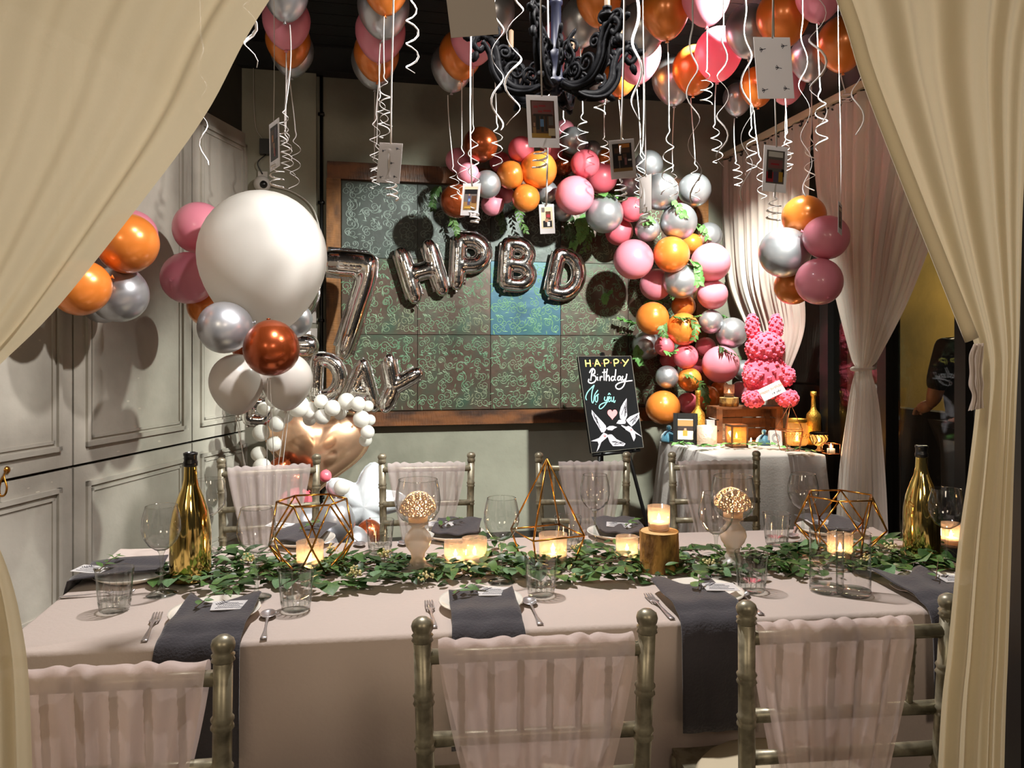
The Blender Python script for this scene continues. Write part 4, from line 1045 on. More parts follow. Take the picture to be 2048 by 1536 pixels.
PR = {
    'party': [('brown', 0, 0, 1, 1), ('pinkish', .05, .62, .95, .98), ('dark', .1, .58, .9, .64), ('red', .12, .80, .30, .86), ('red', .34, .83, .62, .88), ('red', .30, .68, .48, .73), ('red', .52, .70, .85, .75), ('black', .20, .22, .34, .60), ('blue', .37, .30, .52, .50), ('black', .40, .50, .50, .58), ('black', .40, .16, .50, .30), ('dark', .58, .18, .66, .58), ('skin', .08, .30, .16, .40), ('grey', .72, .34, .92, .58), ('gold', .0, .0, .80, .12), ('cream', .70, .06, .98, .26), ('tan', .05, .12, .18, .28)],
    'pair': [('dark', 0, 0, 1, 1), ('orange', .34, .84, .9, .98), ('brown', .1, .66, .9, .84), ('black', .05, .2, .95, .62), ('skin', .28, .40, .46, .56), ('grey', .30, .12, .36, .40), ('brown', .52, .46, .72, .62), ('pinkish', .60, .22, .72, .48), ('tan', 0, 0, 1, .12), ('white', .78, .36, .96, .42)],
    'street': [('grey', 0, 0, 1, 1), ('black', .06, .68, .96, .90), ('cream', .0, .88, 1, 1), ('tan', 0, 0, 1, .34), ('purple', .30, .20, .50, .62), ('blue', .36, .36, .50, .48), ('skin', .36, .60, .46, .68), ('brown', .6, .3, .95, .6), ('gold', .1, .05, .6, .14)],
    'gift': [('cream', 0, 0, 1, 1), ('grey', .05, .76, .32, .98), ('brown', .40, .40, .84, .80), ('red', .46, .52, .78, .66), ('black', .14, .06, .92, .36), ('skin', .34, .30, .60, .46), ('white', .5, .1, .74, .3)],
    'bar': [('grey', 0, 0, 1, 1), ('white', .1, .80, .9, .96), ('pinkish', .1, .46, .9, .72), ('red', .25, .56, .7, .61), ('black', .84, .22, 1, .45), ('red', .02, .04, .40, .34), ('dark', .10, .14, .34, .40), ('purple', .42, .04, .66, .36), ('gold', .70, .06, .92, .36)],
    'night': [('black', 0, 0, 1, 1), ('brown', .1, .4, .5, .9), ('orange', .25, .55, .42, .75), ('skin', .4, .2, .6, .5), ('red', .5, .1, .66, .34), ('purple', .6, .6, .95, .92)],
    'wall': [('brown', 0, 0, 1, 1), ('cream', .1, .78, .9, .92), ('pinkish', .15, .5, .8, .72), ('dark', .1, .1, .9, .46), ('skin', .4, .3, .6, .46)],
}
def hung(name, label, cat, px, py, d, wpx, hpx, tilt, yaw, kind, top=None, tail=None, back=False, group=None, sway=.03):
    """card or photograph of wpx by hpx pixels hanging from a ribbon"""
    W, H = wpx * d / F, hpx * d / F
    o = P(px, py, d); t = thing(name, label, cat, o, (0, R(tilt), R(yaw)), group)
    obj('paper', MB().box((0, 0, 0), (W, .0016, H)), M['card'] if kind != 'grey' else M['card_grey'], t, smooth=False)
    if kind in PR:
        im = obj('picture', photo_print(PR[kind], W * .76, H * .72, 0), PM, t, (0, -.0011, H * .04), smooth=False)
    else:
        mb = MB(); rr = random.Random(px)
        for (x, z) in ((.12, .0), (-.28, .3), (.30, -.34), (-.30, -.36), (.32, .36)):
            a = rr.uniform(-.3, .5); c = Vector((x * W, -.0012, z * H)); L = W * .12
            u = Vector((math.cos(a), 0, math.sin(a))); v = Vector((-u.z, 0, u.x))
            mb.tube([c, c + u * L * .7], .0007, 4)
            for s in (-1, 1): mb.tube([c, c - u * L * .5 + v * s * L * .45, c - u * L * .7 + v * s * L * .1, c], .0008, 4)
        if kind != 'grey': tag(obj('bow_print', mb, M['ink'], t), kind='stuff')
    rr = random.Random(px * 3)
    Mi = t.rotation_euler.to_matrix().inverted(); zt = CEIL - o.z - .01 if top is None else top
    a = Vector((0, 0, H / 2 - .004)); aw = t.rotation_euler.to_matrix() @ a
    pts = [Mi @ (aw + Vector((sway * math.sin(q * 3.1 + px) * (q * (1 - q)) * 1.5, -.004 * (1 - q), (zt - aw.z) * q))) for q in [i / 14 for i in range(15)]]
    obj('ribbon', MB().tube(pts, .0024 * d / 2, 4, True, False, (0, 1, 0)), M['ribbon'], t)
    if tail:
        mb = ribbon_mb((0, .008, H / 2 - .02), tail * d / F + H * .6, rr, .018, .03, .0032 * d / 2)
        mb.v = [tuple(Mi @ (Vector(v) + (aw - a))) for v in mb.v]; obj('curled_ribbon', mb, M['ribbon'], t)
    return t
ph = 'photographs hanging on ribbons'
hung('hanging_photo', 'narrow turned photo hanging in front of the white wall camera', 'photo', 549, 290, 2.05, 52, 96, -3, -52, 'night', tail=60, group=ph)
hung('hanging_card', 'plain white card with small bow prints over the top left board corner', 'card', 779, 326, 2.45, 48, 80, 5, -8, 'bows', tail=50)
hung('hanging_card', 'large plain card, dark against the light, at the picture top', 'card', 944, 24, 1.62, 96, 96, -7, 6, 'grey')
hung('hanging_photo', 'large instant photo of a party hanging below the chandelier', 'photo', 1086, 243, 2.02, 66, 104, -3, 16, 'party', tail=70, group=ph)
hung('hanging_photo', 'instant photo of two people in the dark at the arch crown', 'photo', 1245, 318, 2.40, 50, 78, -4, -6, 'pair', tail=60, group=ph)
hung('hanging_photo', 'slanting instant photo of a street at the left end of the arch', 'photo', 941, 399, 2.90, 42, 64, 6, -30, 'street', group=ph, tail=30)
hung('hanging_photo', 'small narrow photo on a pale ground above the letter B', 'photo', 1094, 438, 3.2, 30, 59, -3, 4, 'gift', group=ph)
hung('hanging_card', 'big bright white card on a ribbon in front of orange balloons', 'card', 1548, 136, 1.72, 82, 122, -5, 14, 'bows', tail=None)
hung('hanging_photo', 'instant photo with red lettering hanging before the window curtain', 'photo', 1550, 338, 2.05, 52, 92, 3, 12, 'bar', tail=80, group=ph)
hung('hanging_card', 'small grey card seen nearly edge on among silver arch balloons', 'card', 1291, 388, 2.9, 46, 72, 0, -68, 'grey', tail=50)
hung('hanging_photo', 'narrow dark photo turned edgeways beside the pink balloon by the curtains', 'photo', 1680, 437, 3.4, 44, 62, 2, 58, 'wall', group=ph)
# loose curled ribbons that dangle into view from balloons above the picture
def loose(label, px, y0, y1, d, seed, curl=.03, wd=.0045):
    wd *= .68; curl *= .8
    a = P(px, y1, d); L = CEIL - .01 - a.z; a.z = CEIL - .01; rr = random.Random(seed)
    t = obj('curled_ribbon', ribbon_mb((0, 0, 0), L, rr, curl, .04, wd), M['ribbon'], None, a)
    tag(t, label, 'ribbon', 'curled ribbons under the ceiling')
loose('curled ribbon spiralling alone between the second balloon column and grey card', 826, -330, 152, 2.9, 3, .030, .0055)
loose('curled ribbon peeping out below the edge of the left drape', 402, -400, 328, 2.6, 5, .018, .004)
loose('curled ribbon hanging left of the large party photo', 1034, -430, 255, 2.7, 8, .035, .0055)
loose('curled ribbon left of the chandelier reaching to the coppery balloon', 993, -350, 262, 2.8, 9, .028, .005)
loose('broad shiny ribbon falling right of the photo at the arch crown', 1276, -420, 395, 2.7, 12, .022, .0075)
loose('curled ribbon hanging over the shoulder of the arch', 1396, -350, 405, 3.0, 15, .03, .005)
loose('curled ribbon ending right of the white hanging card', 1640, -460, 240, 2.6, 17, .034, .0055)
loose('curled ribbon in front of the rail start over the curtain', 1445, -300, 338, 3.0, 21, .028, .005)
loose('long curled ribbon before the left window curtain', 1486, -300, 400, 3.0, 23, .028, .005)
loose('curled ribbon hanging near the right drape before the rail', 1716, -400, 265, 2.7, 27, .025, .004)
loose('curled ribbon hanging right of the instant photo before the curtain', 1615, -300, 395, 3.0, 31, .024, .004)
loose('thick curled ribbon end beside the left drape', 499, -400, 128, 2.3, 35, .024, .007)
# ================================================================== things on the dining table (surface at TZ)
Z1 = TZ + 0.0012
def TP(x, y, dz=0.0): p = T(x, y); p.z = Z1 + dz; return p
# --- glassware
wg = MB().lathe([(.0, .118), (.016, .120), (.032, .132), (.044, .150), (.050, .172), (.049, .195), (.044, .220), (.040, .235)], 28).mesh('bowl', M['glass'])
wgs = MB().lathe([(.0, .118), (.010, .116), (.006, .108), (.0045, .09), (.0042, .05), (.005, .022), (.010, .012), (.028, .005), (.038, .002), (.038, .0), (.0, .0)], 24).mesh('stem', M['glass_base'])
wgr = MB().tube([(.040 * math.cos(2 * PI * k / 32), .040 * math.sin(2 * PI * k / 32), .235) for k in range(32)], .0009, 5, closed=True).mesh('rim', M['glass_base'])
def wine(x, y, label, group):
    t = thing('wine_glass', label, 'wine glass', TP(x, y), (0, 0, 0), group)
    link('bowl', wg, t); link('stem', wgs, t); link('rim', wgr, t); return t
wn, wf = 'wine glasses on the near side', 'wine glasses on the far side'
wine(323, 1190, 'near wine glass left of the left gold bottle', wn); wine(513, 1196, 'near wine glass left of the left wire polyhedron', wn)
wine(1003, 1165, 'near wine glass in the middle, left of the wire pyramid', wn); wine(1432, 1150, 'near wine glass right of the log slice', wn)
wine(1893, 1137, 'near wine glass beside the right gold bottle by the drape', wn)
wine(420, 1105, 'far wine glass behind the left gold bottle', wf); wine(1190, 1092, 'far wine glass before the third far chair', wf); wine(1606, 1089, 'far wine glass before the grey display table', wf)
tb = MB().lathe([(.034, .014), (.037, .03), (.0405, .065), (.0445, .104)], 40, flute=.012, nfl=16).mesh('tumbler_wall', M['glass'])
tbb = MB().lathe([(0, .0), (.030, .0), (.034, .004), (.0355, .016), (.037, .026), (.0, .020)], 32, flute=.03, nfl=16).mesh('base', M['glass_base'])
tbr = MB().tube([(.0445 * math.cos(2 * PI * k / 32), .0445 * math.sin(2 * PI * k / 32), .104) for k in range(32)], .0011, 5, closed=True).mesh('rim', M['glass_base'])
flu = MB()
for k in range(16):
    a = 2 * PI * k / 16; flu.tube([(.0362 * math.cos(a), .0362 * math.sin(a), .018), (.040 * math.cos(a), .040 * math.sin(a), .058), (.0405 * math.cos(a), .0405 * math.sin(a), .066)], [.0018, .0018, .0004], 5)
flu = flu.mesh('flutes', M['glass_base'])
def tumbler(x, y, label, group, sc=1.0):
    t = thing('tumbler', label, 'tumbler', TP(x, y), (0, 0, random.uniform(0, 6)), group, sc)
    for n, m in (('tumbler_wall', tb), ('base', tbb), ('rim', tbr), ('flutes', flu)): link(n, m, t)
tn, tf = 'tumblers on the near side', 'tumblers on the far side'
tumbler(229, 1222, 'fluted tumbler alone at the left end of the table', tn); tumbler(592, 1220, 'fluted tumbler right of the left place spoon', tn); tumbler(1082, 1191, 'fluted tumbler in front of the wire pyramid', tn)
tumbler(1503, 1183, 'fluted tumbler left of the two tall cylinders', tn); tumbler(760, 1106, 'far fluted tumbler left of the left pedestal holder', tf); tumbler(1136, 1097, 'far fluted tumbler seen through the wire pyramid', tf); tumbler(1553, 1090, 'far fluted tumbler before the fourth far chair', tf)
cw = MB().lathe([(.043, .012), (.0435, .165)], 32).mesh('cylinder_wall', M['glass']); cb = MB().lathe([(0, 0), (.040, 0), (.0435, .004), (.0435, .014), (.0, .012)], 32).mesh('base', M['glass_base'])
crm = MB().tube([(.0435 * math.cos(2 * PI * k / 32), .0435 * math.sin(2 * PI * k / 32), .165) for k in range(32)], .0010, 5, closed=True).mesh('rim', M['glass_base'])
for x, y, l in ((1653, 1183, 'left of two tall clear glass cylinders'), (1707, 1190, 'right of two tall clear glass cylinders')):
    t = thing('glass_cylinder', l, 'glass', TP(x, y), (0, 0, 0), 'tall glass cylinders')
    for n, m in (('cylinder_wall', cw), ('base', cb), ('rim', crm)): link(n, m, t)
# --- gold bottles
bp = [(0, .012), (.03, .004), (.050, 0), (.0545, .006), (.0555, .02), (.0555, .13), (.054, .155), (.047, .195), (.034, .235), (.023, .262), (.0185, .285), (.0168, .32), (.0168, .335)]
bot = MB().lathe(bp, 32).mesh('bottle_body', M['gold_bottle']); btop = MB().lathe([(.0168, .320), (.0195, .322), (.0195, .333), (.0178, .335), (.0178, .350), (.0195, .352), (.0195, .358), (.014, .36), (.013, .33)], 20).mesh('mouth', M['black'])
for x, y, l, s in ((381, 1160, 'shiny gold bottle at the left end of the leaf runner', 1.0), (1843, 1112, 'shiny gold bottle at the right end of the leaf runner', .97)):
    t = thing('gold_bottle', l, 'bottle', TP(x, y), (0, 0, x), 'gold bottles on the dining table', s); link('bottle_body', bot, t); link('mouth', btop, t)
# --- candles
flame = MB().lathe([(0, 0), (.0035, .003), (.0045, .008), (.003, .016), (0, .024)], 10).mesh('flame', M['flame'])
def candle_light(t, z, e):
    d = bpy.data.lights.new('candle_light', 'POINT'); d.energy = e; d.color = (1.0, .58, .26); d.shadow_soft_size = .012
    o = bpy.data.objects.new('candle_light', d); COL.objects.link(o); o.parent = t; o.location = (0, 0, z)
vw = MB().lathe([(.0, .0), (.030, 0), (.033, .004), (.0345, .075), (.0325, .075), (.031, .008), (0, .006)], 28).mesh('votive_glass', M['votive'])
vx = MB().lathe([(0, .008), (.028, .008), (.0285, .026), (.010, .028), (0, .026)], 20).mesh('wax', M['wax'])
def votive(loc, label, group='votive candles on the dining table', s=1.0, glass=None, e=.55):
    t = thing('votive_candle', label, 'candle', loc, (0, 0, 0), group, s)
    link('votive_glass', glass or vw, t); link('wax', vx, t); link('flame', flame, t, (0, 0, .028)); candle_light(t, .042, e * 2.2); return t
votive(TP(911, 1134), 'left of two glowing votive candles right of the pedestal holder'); votive(TP(949, 1131), 'right of two glowing votive candles right of the pedestal holder', s=1.1)
votive(TP(620, 1142), 'glowing votive candle inside the left wire polyhedron', s=1.15); votive(TP(1106, 1130), 'glowing votive candle inside the wire pyramid', s=1.25)
votive(TP(1254, 1122), 'glowing votive candle left of the log slice'); votive(TP(1680, 1122), 'glowing votive candle inside the right wire polyhedron', s=1.1)
votive(TP(1902, 1092), 'votive candle behind the right wine glass by the drape', s=1.0)
# --- log slice with a candle on top
lp = TP(1319, 1140); lg = thing('log_slice', 'short bark covered log standing on the leaf runner', 'log', lp)
mb = MB(); n = 28
vs = []; H = .115
for j, z in enumerate((0, .02, .05, .08, .105, H)):
    for i in range(n):
        a = 2 * PI * i / n; r = .057 * (1 + .05 * noise.noise((math.cos(a) * 2, math.sin(a) * 2, z * 14)) + .03 * noise.noise((math.cos(a) * 6, math.sin(a) * 6, z * 30)))
        vs.append((r * math.cos(a), r * math.sin(a), z))
mb.add(vs, [(j * n + i, j * n + (i + 1) % n, (j + 1) * n + (i + 1) % n, (j + 1) * n + i) for j in range(5) for i in range(n)])
obj('bark', mb, M['bark'], lg); obj('cut_face', MB().lathe([(0, H + .001), (.053, H + .001), (.056, H - .002)], 28), M['cutwood'], lg)
votive(lp + Vector((-.002, 0, H + .002)), 'glowing votive candle on top of the log slice', s=.95)
# --- pedestal holders with a glass bowl and filigree
ped = MB().lathe([(0, 0), (.058, 0), (.064, .004), (.062, .010), (.045, .018), (.026, .030), (.019, .045), (.021, .06), (.034, .078), (.040, .095), (.036, .112), (.024, .126), (.018, .134), (.022, .140), (.03, .144), (0, .146)], 28).mesh('pedestal', M['frost'])
bwl = MB().lathe([(0, .146), (.026, .147), (.048, .158), (.062, .182), (.066, .212), (.062, .245), (.056, .272)], 30).mesh('bowl', M['glass'])
bwr = MB().tube([(.056 * math.cos(2 * PI * k / 32), .056 * math.sin(2 * PI * k / 32), .272) for k in range(32)], .0011, 5, closed=True).mesh('rim', M['glass_base'])
M['filigree'] = mat('white_filigree', '#ecd9c4', .5, trans=.3)
fil = MB()
for row, (r, zc, n, w_) in enumerate(((.010, .168, 1, .009), (.022, .172, 5, .010), (.034, .176, 7, .010), (.045, .180, 7, .009))):
    for i in range(n):
        a = R(180 * (i + .5) / n) if n > 1 else PI / 2
        c = Vector((r * math.cos(a), 0, zc + r * math.sin(a) * 1.15))
        fil.tube([c + Vector((w_ * .62 * math.cos(q), 0, w_ * .8 * math.sin(q))) for q in [2 * PI * k / 12 for k in range(12)]], .0026, 5, closed=True)
        fil.ball(c, .0034, 6, 4)
for i in range(7):
    a = R(25 + 130 * i / 6); fil.tube([(0, 0, .165), (.046 * math.cos(a), 0, .165 + .06 * math.sin(a))], .0014, 4)
fil.tube([(.052 * math.cos(R(10 + 160 * k / 12)), 0, .180 + .058 * math.sin(R(10 + 160 * k / 12))) for k in range(13)], .002, 5)
fil = fil.mesh('filigree', M['filigree'])
for x, y, l in ((836, 1147, 'left frosted pedestal candle holder with glowing lace ornament'), (1466, 1135, 'right frosted pedestal candle holder behind a wine glass')):
    t = thing('pedestal_holder', l, 'candle holder', TP(x, y), (0, 0, 0), 'frosted pedestal holders')
    link('pedestal', ped, t); link('bowl', bwl, t); link('rim', bwr, t)
    for k in range(2): link('filigree', fil, t, (0, -.022 + .044 * k, -.004), (0, 0, R(6 - 12 * k)), 1.0)
    link('wax', vx, t, (0, 0, .142)); link('flame', flame, t, (0, 0, .170)); candle_light(t, .188, 1.3)
# --- gold wire polyhedra
def wires(name, label, loc, rings, edges, rad, rz, mm='gold_wire', top=None):
    """every strut is a part"""
    t = thing(name, label, 'terrarium', loc, (0, 0, rz)); V = []
    for r, z, n, a0 in rings: V.append([Vector((r * math.cos(a0 + 2 * PI * i / n), r * math.sin(a0 + 2 * PI * i / n), z)) for i in range(n)])
    for (ra, ia, rb, ib) in edges: obj('strut', MB().tube([V[ra][ia % len(V[ra])], V[rb][ib % len(V[rb])]], rad, 6), M[mm], t)
    return t
E = []
for i in range(6):
    E += [(0, i, 0, i + 1), (0, i, 1, i), (0, i, 1, i - 1), (1, i, 2, i), (1, i, 2, i + 1), (2, i, 2, i + 1)]
wires('wire_polyhedron', 'left gold wire polyhedron around a votive candle', TP(624, 1140), [(.075, .004, 6, 0), (.135, .095, 6, PI / 6), (.100, .205, 6, 0)], E, .0028, .25)
wires('wire_polyhedron', 'right gold wire polyhedron behind the two glass cylinders', TP(1680, 1108), [(.07, .004, 6, 0), (.135, .085, 6, PI / 6), (.105, .185, 6, 0)], E, .0028, .1)
E = [(0, i, 0, i + 1) for i in range(4)] + [(0, i, 1, i) for i in range(4)] + [(1, i, 1, i + 1) for i in range(4)] + [(1, i, 2, 0) for i in range(4)]
wires('wire_pyramid', 'tall pointed gold wire terrarium in the table middle', TP(1094, 1128), [(.085, .004, 4, 0), (.118, .095, 4, 0), (.0, .318, 1, 0)], E, .0028, R(68))

# --- place settings
plate = MB().lathe([(0, .006), (.062, .006), (.070, .008), (.100, .019), (.106, .022), (.1065, .019), (.074, .003), (.064, 0), (0, 0)], 40).mesh('rim_and_well', M['plate'])
def fork_mesh():
    mb = MB(); mb.tube(cr([(0, 0, .003), (0, .04, .004), (0, .08, .006), (0, .108, .008), (0, .125, .006)], 5), [.007] * 3 + [.0065, .006, .0055, .005, .0045, .004, .0035, .003, .003, .003, .003, .004, .005, .006, .007, .009, .011, .012], 8, True, False, (0, 0, 1))
    tn = MB()
    for k in range(4):
        x = (k - 1.5) * .0062; tn.tube(cr([(x, .122, .006), (x, .145, .004), (x, .165, .005), (x * .96, .182, .008)], 3), [.0022] * 9 + [.001], 5)
    return mb.mesh('handle', M['steel']), tn.mesh('tines', M['steel'])
def spoon_mesh():
    mb = MB(); mb.tube(cr([(0, 0, .003), (0, .05, .004), (0, .10, .007), (0, .128, .007)], 5), [.008, .0075, .0065, .0055, .0045, .0038, .0032, .003, .003, .003, .003, .003, .003, .0035, .004, .005], 8, True, False, (0, 0, 1))
    bw = MB()
    def fn(u, v):
        a = u * 2 * PI; r = v; x = .020 * r * math.cos(a) * (1 - .12 * math.sin(a)); y = .155 + .030 * r * math.sin(a)
        return Vector((x, y, .0085 - .0075 * (1 - r * r)))
    bw.sheet(fn, 24, 6, .0012)
    return mb.mesh('handle', M['steel']), bw.mesh('spoon_bowl', M['steel'])
FK, SP = fork_mesh(), spoon_mesh()
def cutlery(kind, label, h, t_, group):
    """h = handle end, t_ = head, both pixels"""
    a, b = TP(*h), TP(*t_); d = b - a; t = thing(kind, label, kind, a, (0, 0, math.atan2(-d.x, d.y)), group, 1.0)
    ms = FK if kind == 'fork' else SP
    link('handle', ms[0], t); link('tines' if kind == 'fork' else 'spoon_bowl', ms[1], t)
def card_mesh():
    mb = MB(); mb.box((0, 0, 0), (.088, .054, .0012)); return mb.mesh('paper', M['card'], False)
def print_mesh(seed):
    rr = random.Random(seed); mb = MB()
    for k, (y, x0, x1) in enumerate(((.012, -.012, .018), (.004, -.02, .028), (-.006, -.03, .022), (-.016, -.034, .034))):
        pts = []; n = int((x1 - x0) / .0014)
        for i in range(n): pts.append((x0 + (x1 - x0) * i / n, y + .0022 * math.sin(i * 1.9 + k) * rr.uniform(.3, 1), .0011))
        mb.tube(pts, .00055, 4)
    for s in range(5):
        c = Vector((-.030 + s * .004, .004 + s * .004, .0011)); mb.tube([c, c + Vector((-.004, .004, 0)), c + Vector((-.006, .008, 0))], [.0004, .0016, .0003], 4, flat=(0, 0, 1)); mb.tube([c, c + Vector((.006, .002, 0)), c + Vector((.009, .004, 0))], [.0004, .0016, .0003], 4, flat=(0, 0, 1))
    return mb.mesh('print', M['ink'])
CM, CP = card_mesh(), [print_mesh(k) for k in range(3)]
# leaf shapes (in the xy plane, stem at origin, tip along +y)
def leaf_mesh(kind, m):
    mb = MB(); n = 7; pr = {'long': (.30, 1.0), 'round': (.52, .9), 'lance': (.20, 1.1)}[kind]
    def fn(u, v):
        wv = math.sin(PI * min(1, max(0, v)) ** (.75 if kind != 'round' else .62)) ** (.8 if kind == 'round' else 1.0)
        x = (u - .5) * 2 * pr[0] * wv
        return Vector((x, v * pr[1], .16 * abs(x) - .22 * v * v + .05))
    mb.grid(fn, 4, n); return mb.mesh('leaf', M[m])
LF = {(k, m): leaf_mesh(k, m) for k in ('long', 'round', 'lance') for m in ('leaf', 'leaf_dark', 'leaf_pale', 'leaf_lit')}
def branch(name, label, cat, pts, n, kinds, size, seed, group=None, lift=.2, spread=1.0, droop=0.0, parent_obj=None, flat=False, stem_r=.0016):
    """twig along pts (world) with n leaves, every leaf a part"""
    rr = random.Random(seed); pp = cr(pts, 8); o = pp[0]
    t = thing(name, label, cat, o, (0, 0, 0), group)
    obj('stem', MB().tube([p - o for p in pp], [stem_r * (1 - .6 * i / len(pp)) for i in range(len(pp))], 5), M['stem'], t)
    L = len(pp) - 1
    for k in range(n):
        f = (k + .6) / n; q = f * L; i = min(int(q), L - 1); p = pp[i].lerp(pp[i + 1], q - i); d = (pp[i + 1] - pp[i]).normalized()
        ax = Vector((0, 0, 1)) if flat or abs(d.z) < .7 else Vector((0, -1, 0))
        side = d.cross(ax).normalized() * (1 if k % 2 else -1); upv = side.cross(d)
        if upv.dot(ax) < 0: upv = -upv
        dr = (side * spread * rr.uniform(.7, 1.2) + d * rr.uniform(.35, .9) + upv * rr.uniform(-.15, .5) * lift * 3 - Vector((0, 0, droop))).normalized()
        kd = rr.choice(kinds); s = size * rr.uniform(.7, 1.2) * (1 - .35 * f)
        x = dr.cross(upv); x = x.normalized() if x.length > 1e-4 else side
        z = x.cross(dr).normalized(); z = (z + x * rr.uniform(-.4, .4)).normalized(); x = dr.cross(z).normalized()
        Mx = Matrix((x, dr, z)).transposed()
        if flat and p.z + (dr * s).z < Z1 + .003: pass
        link('leaf', LF[kd], t, p - o, Mx.to_euler(), s)
    return t
def setting(lab, px, plate_px, fork, spoon, card, napkin, drop, grp, leafpx=None, yaw=0.0):
    c = TP(*plate_px); t = thing('dinner_plate', 'white dinner plate ' + lab, 'plate', c, (0, 0, 0), 'dinner plates ' + grp); link('rim_and_well', plate, t)
    if fork: cutlery('fork', 'silver fork left of the plate ' + lab, fork[0], fork[1], 'forks')
    if spoon: cutlery('spoon', 'silver spoon right of the plate ' + lab, spoon[0], spoon[1], 'spoons')
    # folded napkin
    kx, w_, ax = napkin           # axis: direction of the fold towards the table edge
    ax = Vector(ax).normalized(); sd = Vector((ax.y, -ax.x, 0)) * -1
    if drop is not None:
        r = (kx[0] - CX) / F; s = (r * TC[0].y - TC[0].x) / (TU.x - r * TU.y); E0 = TC[0] + TU * s
        prof = [(.215, .026), (.17, .0275), (.11, .0265), (.05, .0285), (.018, .017), (-.004, .0105), (-.020, -.004), (-.030, -.04), (-.035, -.12), (-.037, drop)]
        pp = cr([Vector((0, a, b)) for a, b in prof], 5)
        n = len(pp) - 1; rr = random.Random(kx[0]); p0 = rr.uniform(0, 6)
        def fn(u, v):
            k = v * n; i = min(int(k), n - 1); q = pp[i].lerp(pp[i + 1], k - i); x = (u - .5) * w_
            hang_ = max(0, min(1, (v - .5) * 3)); end = max(0, 1 - v * 5)
            up = end * (.010 * (abs(u - .5) * 2) ** 1.5) - .0 
            fold = .005 * math.sin(u * 9 + p0) * hang_
            return Vector((E0.x, E0.y, TZ)) + TU * (x * (1 + .05 * hang_)) + TV * (q.y + end * (.03 * math.sin(u * 7 + p0)) - abs(fold)) + Vector((0, 0, q.z + up + .004 * math.sin(u * 6 + p0 + v * 4) ** 2 * (1 - hang_)))
        mb = MB().sheet(fn, 22, n, .003)
    else:
        o = TP(*kx)
        def fn(u, v):
            q = o + sd * ((u - .5) * w_) + ax * ((v - .5) * .26) + Vector((0, 0, .027 + .006 * math.sin(u * 7 + v * 3) ** 2 + .012 * (abs(u - .5) * 2) ** 3 * (1 - v)))
            e = TC[3] - TC[0]; on = Vector((-e.y, e.x, 0)).normalized(); out = (q - TC[0]).dot(on) + .01
            if out > 0: q = q - on * out * .75 - Vector((0, 0, out * 1.1))       # the end hangs over the table edge
            return q
        mb = MB().sheet(fn, 14, 14, .003)
    nk = tag(obj('napkin', mb, M['napkin']), 'charcoal cloth napkin on the plate ' + lab, 'napkin', 'napkins')
    if card:
        q = TP(*card[0], dz=.0345); k = thing('place_card', 'white printed place card on the napkin ' + lab, 'card', q, (R(card[2] if len(card) > 2 else 4), R(2), card[1]), 'place cards'); link('paper', CM, k); link('print', CP[px % 3], k)
    if leafpx:
        a, b = TP(*leafpx[0], dz=.042), TP(*leafpx[1], dz=.05)
        branch('leaf_sprig', 'small green leaf sprig on the napkin ' + lab, 'leaf sprig', [a, a.lerp(b, .5) + Vector((0, 0, .006)), b], 7, [('lance', 'leaf'), ('long', 'leaf')], .036, px, 'sprigs on the napkins', .2, .7)
near_ = 'on the near side'
setting('at the near left place', 1, (430, 1236), ((288, 1286), (325, 1216)), ((527, 1281), (541, 1212)), ((462, 1240), R(14)), ((400, 1290), .175, (0, -1, 0)), -.26, near_, ((390, 1252), (462, 1212)))
setting('at the near middle place', 2, (962, 1215), ((869, 1258), (853, 1190)), ((1081, 1252), (1043, 1180)), ((990, 1211), R(8)), ((976, 1255), .165, (0, -1, 0)), -.25, near_, ((905, 1226), (960, 1206)))
setting('at the near right place', 3, (1405, 1196), ((1345, 1241), (1272, 1172)), ((1523, 1232), (1456, 1166)), ((1440, 1201), R(4)), ((1424, 1232), .165, (0, -1, 0)), -.245, near_, ((1396, 1212), (1402, 1180)))
setting('beside the right drape', 4, (1880, 1180), ((1868, 1217), (1768, 1164)), None, ((1912, 1184), R(4)), ((1908, 1212), .16, (0, -1, 0)), -.25, near_, ((1872, 1190), (1878, 1150)))
setting('at the left table end', 5, (268, 1158), ((118, 1198), (205, 1192)), None, ((182, 1164), R(-10)), ((226, 1161), .17, (-1, -.25, 0)), None, 'at the left end', ((200, 1170), (240, 1145)))
setting('at the far place behind the left polyhedron', 6, (606, 1088), None, ((700, 1072), (724, 1098)), ((560, 1070), R(-12)), ((610, 1082), .16, (0, 1, 0)), None, 'on the far side', ((600, 1086), (640, 1072)))
setting('at the far place behind the two votive candles', 7, (908, 1076), None, ((815, 1068), (806, 1092)), ((882, 1068), R(6)), ((915, 1070), .16, (0, 1, 0)), None, 'on the far side', ((880, 1078), (925, 1064)))
setting('at the far place left of the log slice', 8, (1235, 1074), ((1170, 1062), (1160, 1086)), None, ((1238, 1070), R(-8)), ((1236, 1068), .16, (0, 1, 0)), None, 'on the far side', ((1250, 1078), (1280, 1066)))
setting('at the far place behind the right polyhedron', 9, (1655, 1066), None, ((1592, 1056), (1584, 1078)), ((1640, 1064), R(6)), ((1660, 1062), .16, (0, 1, 0)), None, 'on the far side', None)

